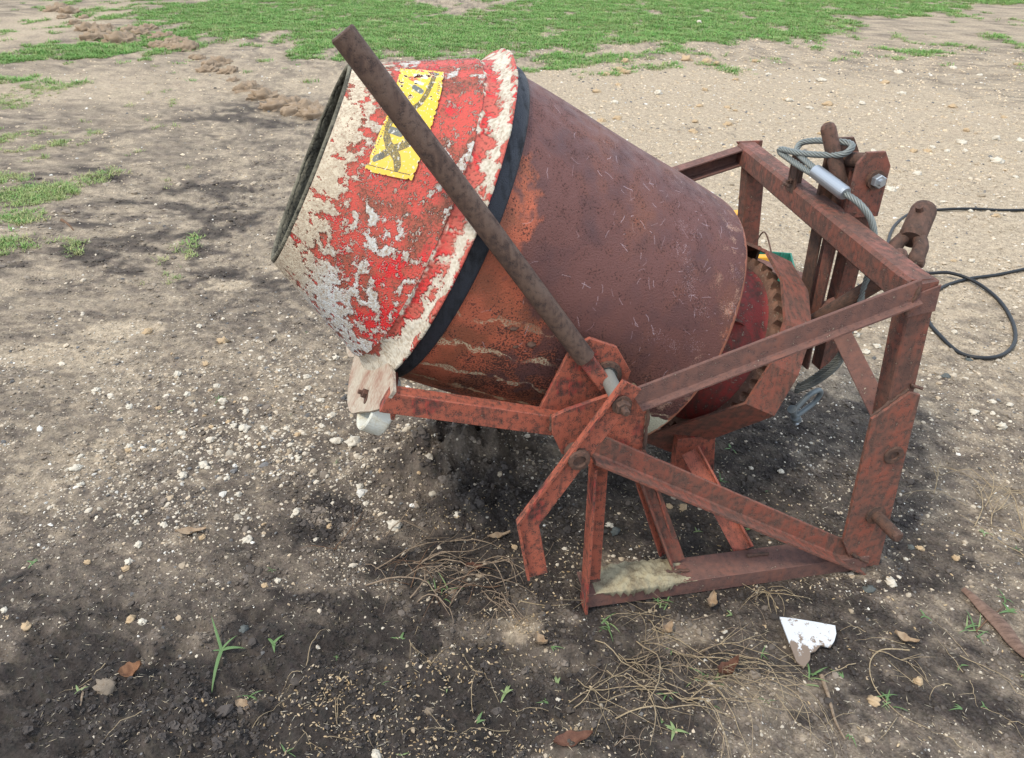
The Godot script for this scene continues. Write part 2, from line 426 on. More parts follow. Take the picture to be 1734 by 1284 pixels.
# the rusted barrel. v runs band -> bottom
func barrel_texture() -> Array:
	var w := 2048
	var h := 600
	var n1 := nb(w, h, 0.004, 21, 5)
	var n2 := nb(w, h, 0.022, 22, 5)
	var n3 := nb(w, h, 0.26, 23, 2)
	var n4 := nb(w, h, 0.15, 24, 2)
	var n5 := nb(w, h, 0.009, 25, 4)
	var im := Image.create(w, h, false, Image.FORMAT_RGB8)
	var out := PackedByteArray(); out.resize(w * h * 3)
	var hh := PackedByteArray(); hh.resize(w * h)
	var rr := PackedByteArray(); rr.resize(w * h)
	for y in h:
		var v := (y + 0.5) / h
		for x in w:
			var i := y * w + x
			var ph := (x + 0.5) / w * 360.0 - 120.0
			var a := n1[i] / 255.0
			var b := n2[i] / 255.0
			var c := n3[i] / 255.0
			var d := n4[i] / 255.0
			var e := n5[i] / 255.0
			var col := mixc(Vector3(98, 65, 60), Vector3(112, 73, 60), (a - 0.48) * 2.0 + (b - 0.5) * 0.9 + (c - 0.5) * 0.5)
			col = mixc(col, Vector3(80, 57, 57), (e - 0.46) * 1.8)
			# red left near the band and along the underside
			var red := 0.75 * smoothstep(0.24, 0.04, v) * smoothstep(28.0, 60.0, ph) + 0.6 * smoothstep(72.0, 104.0, ph) * smoothstep(0.75, 0.35, v)
			red += 0.5 * smoothstep(0.9, 0.99, v) * smoothstep(50.0, 80.0, ph)
			var k := clampf((red + (a - 0.5) * 0.7 + (b - 0.5) * 0.8 - 0.42) * 4.0, 0.0, 1.0)
			col = mixc(col, mixc(Vector3(170, 92, 68), Vector3(132, 78, 58), (e - 0.4) * 3.0 + (c - 0.4) * 1.2), k)
			var pit := clampf((d * 0.55 + c * 0.45 - 0.62 + 0.15 * smoothstep(84.0, 104.0, ph) * smoothstep(0.05, 0.2, v) + (b - 0.5) * 0.4) * 9.0, 0.0, 1.0)
			col = mixc(col, Vector3(58, 40, 38), pit * 0.8)
			# cement run along the underside
			var lane := absf(fposmod(ph + 6.0 * (e - 0.5) + 14.0 * v, 13.0) - 6.5)
			var run := clampf((1.1 - lane + (b - 0.5) * 3.0) * 2.0, 0.0, 1.0) * smoothstep(88.0, 100.0, ph) * smoothstep(165.0, 140.0, ph) * clampf((c + d - 0.75) * 4.0, 0.0, 1.0)
			run *= clampf((a + e - 0.7) * 4.0, 0.0, 1.0)
			col = mixc(col, Vector3(186, 168, 138), run * 0.9)
			var pale := clampf((smoothstep(0.72, 0.82, v) * smoothstep(104.0, 116.0, ph) + (b - 0.5) * 0.6 + (a - 0.5) * 0.4 - 0.5) * 9.0, 0.0, 1.0)
			col = mixc(col, Vector3(196, 194, 172) - Vector3.ONE * 70.0 * clampf((c - 0.5) * 2.0, 0.0, 1.0), pale)
			var dust := clampf((b * 0.6 + c * 0.4 - 0.58) * 7.0, 0.0, 1.0) * smoothstep(0.8, 0.9, v) * 0.8
			col = mixc(col, Vector3(172, 140, 120), dust * (1.0 - pale))
			if v > 0.978 + (b - 0.5) * 0.02: col = mixc(col, Vector3(176, 112, 86), 0.7)
			out[i * 3] = int(clampf(col.x, 0, 255)); out[i * 3 + 1] = int(clampf(col.y, 0, 255)); out[i * 3 + 2] = int(clampf(col.z, 0, 255))
			hh[i] = int(clampf(0.5 + (c - 0.5) * 0.3 + (d - 0.5) * 0.25 - pit * 0.2 + (run + pale) * 0.25, 0, 1) * 255)
			rr[i] = int(clampf(0.62 + (b - 0.5) * 0.3 + pit * 0.2 + pale * 0.3, 0, 1) * 255)
	im = lay(out, w, h)
	# short pale scratches in the rust
	var g := RandomNumberGenerator.new()
	g.seed = 77
	for s in 190:
		var ph := g.randf_range(0.0, 105.0)
		var x := (ph + 120.0) / 360.0 * w
		var y := clampf(g.randfn(0.62, 0.24), 0.1, 0.97) * h
		var an := g.randf_range(0, TAU)
		var L := g.randf_range(4, 26)
		var tone := g.randf_range(0.35, 0.95)
		for k in int(L):
			an += g.randfn(0, 0.12)
			x += cos(an); y += sin(an)
			var X := clampi(int(x), 0, w - 1)
			var Y := clampi(int(y), 0, h - 1)
			im.set_pixel(X, Y, im.get_pixel(X, Y).lerp(Color(0.78, 0.74, 0.78), tone * 0.75))
	for s in 14:
		var cx := (g.randf_range(20.0, 85.0) + 120.0) / 360.0 * w
		var cy := g.randf_range(0.55, 0.95) * h
		for k in 70:
			var X := clampi(int(cx + g.randfn(0, 9)), 0, w - 1)
			var Y := clampi(int(cy + g.randfn(0, 12)), 0, h - 1)
			im.set_pixel(X, Y, im.get_pixel(X, Y).lerp(Color(0.8, 0.78, 0.82), 0.5))
	return [im, lay(hh, w, h, Image.FORMAT_L8), lay(rr, w, h, Image.FORMAT_L8)]

func lip_texture() -> Array:
	var w := 2048
	var h := 80
	var n1 := nb(w, h, 0.016, 31, 4)
	var n2 := nb(w, h, 0.03, 32, 4)
	var n3 := nb(w, h, 0.13, 33, 2)
	var out := PackedByteArray(); out.resize(w * h * 3)
	var hh := PackedByteArray(); hh.resize(w * h)
	var rr := PackedByteArray(); rr.resize(w * h)
	for y in h:
		var v := (y + 0.5) / h
		for x in w:
			var i := y * w + x
			var ph := (x + 0.5) / w * 360.0 - 120.0
			var a := n1[i] / 255.0
			var b := n2[i] / 255.0
			var c := n3[i] / 255.0
			var col := mixc(Vector3(174, 84, 72), Vector3(190, 54, 52), (a - 0.45) * 6.0)
			var low := smoothstep(100.0, 140.0, ph)
			var mid := 1.3 - absf(v - 0.5) * 3.0
			var q := clampf((mid * 0.5 + low * 0.5 + (a - 0.5) * 0.9 + (b - 0.5) * 0.6 + (c - 0.5) * 0.3 - 0.29) * 7.0, 0.0, 1.0)
			var seam := clampf((0.1 - v + (b - 0.5) * 0.2) * 20.0, 0.0, 1.0)
			q = maxf(q, seam * clampf((a - 0.4) * 6.0, 0.0, 1.0))
			var cc := mixc(Vector3(188, 181, 166), Vector3(140, 126, 108), (c - 0.35) * 1.2 + (b - 0.5))
			col = mixc(col, Vector3(110, 58, 48), clampf((c - 0.62) * 6.0, 0, 1))
			col = mixc(col, cc, q)
			col = mixc(col, Vector3(168, 92, 78), clampf((v - 0.86) * 10.0, 0.0, 1.0) * 0.8 * clampf(c * 2.0, 0.0, 1.0))
			out[i * 3] = int(clampf(col.x, 0, 255)); out[i * 3 + 1] = int(clampf(col.y, 0, 255)); out[i * 3 + 2] = int(clampf(col.z, 0, 255))
			hh[i] = int(clampf(0.25 + q * (0.3 + 0.5 * b) + (c - 0.5) * 0.2, 0, 1) * 255)
			rr[i] = int(clampf(0.6 + q * 0.3, 0, 1) * 255)
	return [lay(out, w, h), lay(hh, w, h, Image.FORMAT_L8), lay(rr, w, h, Image.FORMAT_L8)]

# dried cement
func crust_mat(base: Vector3, dark: Vector3, sd: int, size := 0.3) -> StandardMaterial3D:
	var W := 256
	var a := nb(W, W, 0.012, sd, 5)
	var c := nb(W, W, 0.12, sd + 1, 3)
	var out := PackedByteArray(); out.resize(W * W * 3)
	var hh := PackedByteArray(); hh.resize(W * W)
	for i in W * W:
		var col := mixc(base, dark, (a[i] / 255.0 - 0.35) * 1.6 + (c[i] / 255.0 - 0.5) * 0.9)
		out[i * 3] = int(clampf(col.x, 0, 255)); out[i * 3 + 1] = int(clampf(col.y, 0, 255)); out[i * 3 + 2] = int(clampf(col.z, 0, 255))
		hh[i] = int((a[i] * 0.6 + c[i] * 0.4))
	var m := StandardMaterial3D.new()
	m.albedo_texture = tex_of(lay(out, W, W))
	m.normal_enabled = true
	m.normal_texture = rel(lay(hh, W, W, Image.FORMAT_L8), 6.0)
	m.roughness = 0.95
	m.metallic_specular = 0.2
	m.uv1_triplanar = true
	m.uv1_scale = Vector3.ONE / size
	return m

func stroke(im: Image, pts: Array, wd: float, col: Color, wear := 0.0):
	var W := im.get_width()
	var H := im.get_height()
	for i in pts.size() - 1:
		var a: Vector2 = pts[i]
		var b: Vector2 = pts[i + 1]
		var n := int(a.distance_to(b) * 2.0) + 1
		for k in n + 1:
			var p := a.lerp(b, float(k) / n)
			for dy in range(-int(wd), int(wd) + 1):
				for dx in range(-int(wd), int(wd) + 1):
					if dx * dx + dy * dy <= wd * wd:
						var X := int(p.x) + dx
						var Y := int(p.y) + dy
						if X >= 0 and Y >= 0 and X < W and Y < H and n_grit.get_noise_2d(X * 14.0, Y * 14.0) > wear - 1.0:
							im.set_pixel(X, Y, col)

# the torn yellow sticker; the lettering is drawn from what is left of it
func sticker_texture() -> ImageTexture:
	var W := 256
	var H := 480
	var im := Image.create(W, H, false, Image.FORMAT_RGBA8)
	im.fill(Color(0.80, 0.66, 0.16))
	var ink := Color(0.10, 0.11, 0.12)
	var worn := Color(0.32, 0.34, 0.33)
	var s := func(x: float, y: float) -> Vector2: return Vector2(x * W, y * H)
	# crossed swashes at the foot
	stroke(im, [s.call(0.14, 0.54), s.call(0.13, 0.66), s.call(0.17, 0.73), s.call(0.28, 0.79), s.call(0.42, 0.83), s.call(0.54, 0.87), s.call(0.62, 0.93)], 16.0, ink, 0.88)
	stroke(im, [s.call(0.12, 0.90), s.call(0.22, 0.875)], 13.0, worn, 0.6)
	stroke(im, [s.call(0.22, 0.87), s.call(0.40, 0.81), s.call(0.62, 0.76), s.call(0.74, 0.70), s.call(0.78, 0.60)], 16.0, ink, 0.88)
	# bar and dot
	stroke(im, [s.call(0.21, 0.675), s.call(0.44, 0.69)], 13.0, worn, 0.55)
	stroke(im, [s.call(0.55, 0.685), s.call(0.58, 0.70)], 15.0, worn, 0.6)
	stroke(im, [s.call(0.24, 0.59), s.call(0.6, 0.60)], 11.0, ink, 0.75)
	stroke(im, [s.call(0.36, 0.56), s.call(0.46, 0.57)], 9.0, Color(0.78, 0.1, 0.1), 0.9)
	# long stem with a head, and blocks beside it
	stroke(im, [s.call(0.72, 0.045), s.call(0.86, 0.055)], 9.0, worn, 0.55)
	stroke(im, [s.call(0.80, 0.06), s.call(0.76, 0.18), s.call(0.70, 0.32), s.call(0.62, 0.42), s.call(0.50, 0.48)], 13.0, ink, 0.88)
	stroke(im, [s.call(0.36, 0.10), s.call(0.62, 0.12)], 12.0, Color(0.72, 0.72, 0.68), 0.7)
	stroke(im, [s.call(0.28, 0.15), s.call(0.40, 0.17)], 13.0, Color(0.78, 0.1, 0.1), 0.9)
	stroke(im, [s.call(0.40, 0.26), s.call(0.58, 0.30)], 13.0, worn, 0.5)
	stroke(im, [s.call(0.40, 0.19), s.call(0.56, 0.21)], 9.0, Color(0.75, 0.74, 0.7), 0.7)
	# ruled line at the foot and small print up the sides
	stroke(im, [s.call(0.03, 0.955), s.call(0.93, 0.965)], 1.5, ink, 0.8)
	for k in 26:
		var y := 0.42 + 0.018 * k
		if k % 4 != 2: stroke(im, [s.call(0.045, y), s.call(0.07, y + 0.004)], 1.0, ink, 0.5)
	for k in 7:
		stroke(im, [s.call(0.9, 0.16 + k * 0.022), s.call(0.955, 0.163 + k * 0.022)], 1.3, ink, 0.6)
	# worn and torn
	var e1 := noise(0.016, 91, 4)
	var e2 := noise(0.07, 92, 3)
	for y in H:
		for x in W:
			var ex := minf(minf(x, W - 1 - x) / 14.0, minf(y, H - 1 - y) / 14.0)
			var n := e1.get_noise_2d(x * 0.8, y * 1.6)
			var q := n * 0.9 + e2.get_noise_2d(x, y) * 0.3
			var up := 0.30 * smoothstep(0.62, 0.95, float(H - y) / H)
			if ex + q * 1.4 < 0.0 or q > 0.56 - up: im.set_pixel(x, y, Color(0.9, 0.85, 0.4, 0.0))
			elif q > 0.46 - up or e2.get_noise_2d(x * 0.6 + 300, y * 0.6) > 0.42: im.set_pixel(x, y, im.get_pixel(x, y).lerp(Color(0.74, 0.72, 0.68), 0.9))
	return tex_of(im)

# ------------------------------------------------------------------ ground
func spot(list: Array, x: float, z: float) -> float:
	var m := 0.0
	for e in list:
		var dx: float = (x - e[0]) / e[2]
		if dx > 1.7 or dx < -1.7: continue
		var dz: float = (z - e[1]) / e[3]
		var d := dx * dx + dz * dz
		if d < 2.9: m = maxf(m, e[4] * (1.0 - smoothstep(0.2, 2.6, d)))
	return m

func patch(list: Array, x: float, z: float) -> float:
	var m := 0.0
	for e in list:
		var dx: float = (x - e[0]) / e[2]
		if dx > 1.2 or dx < -1.2: continue
		var dz: float = (z - e[1]) / e[3]
		var d := dx * dx + dz * dz
		if d < 1.4: m = maxf(m, e[4] * (1.0 - smoothstep(0.5, 1.4, d)))
	return m

func height(x: float, z: float) -> float:
	var far := clampf((-z - 3.0) / 8.0, 0.0, 1.0)
	var h := n_big.get_noise_2d(x, z) * 0.022 + n_mid.get_noise_2d(x, z) * (0.009 + 0.016 * far)
	var near := 1.0 - smoothstep(2.5, 7.0, Vector2(x - 0.2, z + 1.9).length())
	if near > 0.0:
		var f := n_fine.get_noise_2d(x, z)
		h += near * (f * 0.009 + n_grit.get_noise_2d(x, z) * 0.0042)
		# heap of spoil below the drum, hollows in the mud in front
		h += 0.17 * exp(-(pow((x + 0.16) / 0.20, 2.0) + pow((z + 2.10) / 0.15, 2.0))) * (1.0 + 0.7 * f)
		h += 0.045 * exp(-(pow((x + 0.05) / 0.16, 2.0) + pow((z + 1.85) / 0.12, 2.0))) * (1.0 + f)
		h -= 0.05 * exp(-(pow((x + 0.62) / 0.10, 2.0) + pow((z + 1.21) / 0.05, 2.0)))
		h += 0.035 * exp(-(pow((x + 0.72) / 0.09, 2.0) + pow((z + 1.09) / 0.05, 2.0))) * (1.0 + 1.2 * f)
		h -= 0.03 * exp(-(pow((x - 0.12) / 0.22, 2.0) + pow((z + 1.25) / 0.05, 2.0)))
		h += 0.03 * exp(-(pow((x - 0.45) / 0.25, 2.0) + pow((z + 1.15) / 0.09, 2.0)))
		h -= 0.03 * exp(-(pow((x + 0.05) / 0.30, 2.0) + pow((z + 1.13) / 0.05, 2.0)))
		# rills washed into the mud
		var mud := smoothstep(-1.62, -1.3, z) * smoothstep(0.75, 0.2, x)
		if mud > 0.0:
			var rl := 1.0 - absf(n_mid.get_noise_2d(x * 1.5 - z * 1.2, z * 3.4 + x * 1.6)) * 3.0
			h += mud * (0.020 * maxf(rl, -0.4) + 0.014 * f)
		# the mixer stands level on its rails
		var flat := exp(-pow(maxf(0.0, maxf(absf(x - 0.66) - 0.50, absf(z + 1.65) - 0.2)) / 0.12, 2.0))
		h = lerpf(h, h * 0.35 - 0.008, flat)
	return h

func damp_shade_at(x: float, z: float) -> float:  # ground darkness: kind of soil, damp, and the painted shade of the ellipses
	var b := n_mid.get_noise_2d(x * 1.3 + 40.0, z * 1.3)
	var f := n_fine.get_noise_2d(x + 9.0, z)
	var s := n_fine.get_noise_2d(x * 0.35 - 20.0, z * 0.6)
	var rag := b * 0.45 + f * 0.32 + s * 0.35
	var d := spot(DAMP_AND_SHADE, x, z)
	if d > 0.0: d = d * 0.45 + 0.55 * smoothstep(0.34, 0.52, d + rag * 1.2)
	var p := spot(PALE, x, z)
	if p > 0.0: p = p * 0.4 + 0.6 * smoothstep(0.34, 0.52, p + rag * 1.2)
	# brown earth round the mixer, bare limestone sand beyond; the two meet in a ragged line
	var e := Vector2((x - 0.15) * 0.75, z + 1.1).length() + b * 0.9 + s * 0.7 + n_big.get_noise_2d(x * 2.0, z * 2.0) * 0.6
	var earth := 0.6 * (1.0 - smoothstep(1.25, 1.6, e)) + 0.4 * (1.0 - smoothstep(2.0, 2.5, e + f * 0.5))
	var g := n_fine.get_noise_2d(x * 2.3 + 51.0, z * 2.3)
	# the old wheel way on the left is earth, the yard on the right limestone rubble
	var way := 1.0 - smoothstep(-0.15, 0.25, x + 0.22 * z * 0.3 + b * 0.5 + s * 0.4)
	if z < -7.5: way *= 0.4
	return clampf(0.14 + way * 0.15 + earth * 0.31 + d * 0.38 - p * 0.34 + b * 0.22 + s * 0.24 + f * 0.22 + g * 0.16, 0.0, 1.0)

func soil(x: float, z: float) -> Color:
	var w := damp_shade_at(x, z)
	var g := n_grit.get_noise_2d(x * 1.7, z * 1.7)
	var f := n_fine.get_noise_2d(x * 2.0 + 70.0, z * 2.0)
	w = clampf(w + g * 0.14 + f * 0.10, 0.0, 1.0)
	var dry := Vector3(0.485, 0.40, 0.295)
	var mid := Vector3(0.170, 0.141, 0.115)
	var wet_and_shade := Vector3(0.052, 0.045, 0.041)  # darkest tone, for wet mud and for painted shade alike
	var c := mixc(dry, mid, w / 0.45) if w < 0.45 else mixc(mid, wet_and_shade, (w - 0.45) / 0.45)
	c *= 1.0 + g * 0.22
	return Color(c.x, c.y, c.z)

func steps(lo: float, hi: float, a: float, b: float, fine: float, grow: float) -> PackedFloat32Array:
	var left := []
	var x := a
	var s := fine
	while x > lo:
		x -= s; s *= grow; left.append(x)
	left.reverse()
	var out := PackedFloat32Array(left)
	x = a
	while x < b:
		out.append(x); x += fine
	s = fine
	while x < hi:
		out.append(x); x += s; s *= grow
	out.append(x)
	return out

func build_ground():
	var xs := steps(-320.0, 320.0, -1.5, 1.9, 0.0115, 1.032)
	var zs := steps_z()
	var nx := xs.size()
	var nz := zs.size()
	var V := PackedVector3Array(); V.resize(nx * nz)
	var N := PackedVector3Array(); N.resize(nx * nz)
	var K := PackedColorArray(); K.resize(nx * nz)
	var I := PackedInt32Array(); I.resize((nx - 1) * (nz - 1) * 6)
	for j in nz:
		for i in nx:
			var x := xs[i]
			var z := zs[j]
			V[j * nx + i] = Vector3(x, height(x, z), z)
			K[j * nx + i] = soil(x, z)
	for j in nz:
		for i in nx:
			var a := V[j * nx + mini(i + 1, nx - 1)] - V[j * nx + maxi(i - 1, 0)]
			var b := V[mini(j + 1, nz - 1) * nx + i] - V[maxi(j - 1, 0) * nx + i]
			var n := b.cross(a).normalized()
			N[j * nx + i] = n if n.y > 0 else -n
	var k := 0
	for j in nz - 1:
		for i in nx - 1:
			var a := j * nx + i
			I[k] = a; I[k + 1] = a + 1; I[k + 2] = a + nx + 1; I[k + 3] = a; I[k + 4] = a + nx + 1; I[k + 5] = a + nx
			k += 6
	var arr := []
	arr.resize(Mesh.ARRAY_MAX)
	arr[Mesh.ARRAY_VERTEX] = V; arr[Mesh.ARRAY_NORMAL] = N; arr[Mesh.ARRAY_COLOR] = K; arr[Mesh.ARRAY_INDEX] = I
	var m := ArrayMesh.new()
	m.add_surface_from_arrays(Mesh.PRIMITIVE_TRIANGLES, arr)
	var W := 1024
	var c1 := nb(W, W, 0.09, 41, 4)
	var c2 := nb(W, W, 0.025, 42, 4)
	var c3 := nb(W, W, 0.2, 43, 2)
	var out := PackedByteArray(); out.resize(W * W * 3)
	var hh := PackedByteArray(); hh.resize(W * W)
	for i in W * W:
		var a := c1[i] / 255.0
		var b := c2[i] / 255.0
		var c := c3[i] / 255.0
		var t := 0.86 + (a - 0.5) * 0.38 + (b - 0.5) * 0.26 + (c - 0.5) * 0.25
		if c * 0.6 + a * 0.4 > 0.69: t += 0.22
		var g := clampf(t, 0.3, 1.0) * 255.0
		out[i * 3] = int(g); out[i * 3 + 1] = int(g * 0.99); out[i * 3 + 2] = int(g * 0.975)
		hh[i] = int(clampf(0.5 + (a - 0.5) * 0.5 + (b - 0.5) * 0.4 + (c - 0.5) * 0.4, 0, 1) * 255)
	var mt := StandardMaterial3D.new()
	mt.vertex_color_use_as_albedo = true
	mt.albedo_texture = tex_of(lay(out, W, W))
	mt.normal_enabled = true
	mt.normal_texture = rel(lay(hh, W, W, Image.FORMAT_L8), 7.0)
	mt.roughness = 0.94
	mt.metallic_specular = 0.25
	mt.uv1_triplanar = true
	mt.uv1_scale = Vector3.ONE / 1.31
	mats.ground = mt
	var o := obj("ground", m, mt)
	o.set_meta("kind", "structure")

func steps_z() -> PackedFloat32Array:
	var out := []
	var z := -3.2
	var s := 0.0105
	while z > -320.0:
		z -= s; s *= 1.014; out.append(z)
	out.reverse()
	z = -3.2
	while z < -0.75:
		out.append(z); z += 0.0105
	s = 0.0105
	while z < 60.0:
		out.append(z); z += s; s *= 1.12
	return PackedFloat32Array(out)

# a rough stone of radius about 1
func stone_mesh(sd: int, flat := 0.62, rings := 6, seg := 9, rugged := 0.28) -> ArrayMesh:
	var g := noise(1.0, sd, 3)
	var st := SurfaceTool.new()
	st.begin(Mesh.PRIMITIVE_TRIANGLES)
	st.set_smooth_group(-1 if rings < 6 else 0)
	var P := []
	for i in rings + 1:
		var row := []
		var th := PI * i / rings
		for k in seg:
			var an := TAU * k / seg
			var d := Vector3(sin(th) * cos(an), cos(th), sin(th) * sin(an))
			var r := 1.0 + rugged * g.get_noise_3dv(d * 2.0) * 2.0
			d *= r
			row.append(Vector3(d.x, d.y * flat, d.z * 0.85))
		P.append(row)
	for i in rings:
		for k in seg:
			var l := (k + 1) % seg
			if i > 0: tri(st, P[i][k], P[i][l], P[i + 1][l])
			if i < rings - 1: tri(st, P[i][k], P[i + 1][l], P[i + 1][k])
			elif i == rings - 1: pass
	st.index()
	st.generate_normals()
	return st.commit()

func pebble_stuff(called: String, label: String, category: String, n: int, mesh: Mesh, where: Callable, m: Material):
	var list := []
	for k in n:
		var r = where.call()
		if r != null: list.append(r)
	var mm := MultiMesh.new()
	mm.transform_format = MultiMesh.TRANSFORM_3D
	mm.use_colors = true
	mm.mesh = mesh
	mm.instance_count = list.size()
	for k in list.size():
		mm.set_instance_transform(k, list[k][0])
		mm.set_instance_color(k, list[k][1])
	var o := MultiMeshInstance3D.new()
	o.multimesh = mm
	o.material_override = m
	o.name = called
	add_child(o)
	tag(o, label, category, "", "stuff")

func turn_basis(sc: Vector3) -> Basis:
	return Basis.from_euler(Vector3(rng.randf_range(-0.5, 0.5), rng.randf_range(0, TAU), rng.randf_range(-0.5, 0.5))).scaled_local(sc)

func view_spot(near: float, far: float, bias: float) -> Vector2:
	# a point of the yard in a fan in front of the viewer's place, thinner with distance
	var d := near * pow(far / near, pow(rng.randf(), bias))
	var a := rng.randf_range(-0.72, 0.80)
	return Vector2(sin(a) * d * 1.15, -cos(a) * d)

# ------------------------------------------------------------------ the mixer
func make_materials():
	var old := Vector3(160, 86, 67)
	var fresh := Vector3(168, 60, 54)
	mats.red = steel(old, fresh, Vector3(116, 75, 62), Vector3(70, 51, 47), 0.58, 0.40, 0.24, 101, 0.34)
	mats.worn = steel(Vector3(136, 77, 63), Vector3(144, 72, 60), Vector3(110, 80, 68), Vector3(80, 62, 56), 0.47, 0.38, 0.28, 111, 0.4)
	mats.brown = steel(Vector3(120, 79, 67), Vector3(126, 76, 64), Vector3(110, 80, 71), Vector3(86, 66, 62), 0.35, 0.34, 0.27, 121, 0.45)
	mats.beam = steel(Vector3(128, 74, 61), Vector3(136, 70, 58), Vector3(106, 76, 65), Vector3(76, 58, 53), 0.43, 0.38, 0.28, 131, 0.4)
	mats.pipe = steel(Vector3(92, 75, 65), Vector3(98, 80, 68), Vector3(88, 68, 58), Vector3(58, 48, 45), 0.5, 0.36, 0.2, 141, 0.3)
	mats.darkrust = steel(Vector3(100, 70, 59), Vector3(108, 74, 61), Vector3(90, 68, 57), Vector3(60, 50, 46), 0.4, 0.36, 0.26, 151, 0.35)
	mats.web = steel(Vector3(160, 58, 54), Vector3(172, 50, 50), Vector3(118, 78, 68), Vector3(80, 60, 56), 0.5, 0.36, 0.34, 161, 0.4)
	mats.gear = steel(Vector3(140, 104, 86), Vector3(146, 104, 84), Vector3(128, 98, 82), Vector3(88, 66, 58), 0.4, 0.3, 0.34, 165, 0.3)
	mats.crust = crust_mat(Vector3(152, 144, 120), Vector3(104, 94, 78), 171, 0.2)
	mats.crust.normal_scale = 0.6
	mats.crust_dark = crust_mat(Vector3(112, 108, 94), Vector3(50, 48, 44), 173, 0.3)
	mats.crust_pale = crust_mat(Vector3(196, 190, 176), Vector3(150, 136, 120), 175, 0.25)
	mats.rubber = steel(Vector3(44, 47, 54), Vector3(52, 55, 62), Vector3(38, 40, 44), Vector3(26, 27, 30), 0.6, 0.2, 0.06, 181, 0.4)
	mats.nylon = crust_mat(Vector3(206, 208, 200), Vector3(176, 166, 142), 177, 0.2)
	mats.nylon.roughness = 0.5
	mats.nylon.normal_scale = 0.15
	mats.zinc = plain(Color(0.62, 0.64, 0.66), 0.38, 0.7)
	mats.tube = steel(Vector3(118, 118, 112), Vector3(126, 126, 120), Vector3(104, 100, 94), Vector3(110, 104, 98), 0.7, 0.15, 0.0, 191, 0.2)
	mats.wire = plain(Color(0.45, 0.47, 0.46), 0.5, 0.35)
	mats.dark = plain(Color(0.09, 0.08, 0.075), 0.9)

func put(t: Node3D, called: String, mesh: Mesh, m: Material, label := "") -> MeshInstance3D:
	var o := obj(called, mesh, m, t)
	if label: o.set_meta("label", label)
	return o

func bolt(t: Node3D, at: Vector3, dir: Vector3, r: float, m: Material, called := "bolt"):
	return put(t, called, hex_nut(at, dir, r, r * 0.9), m)

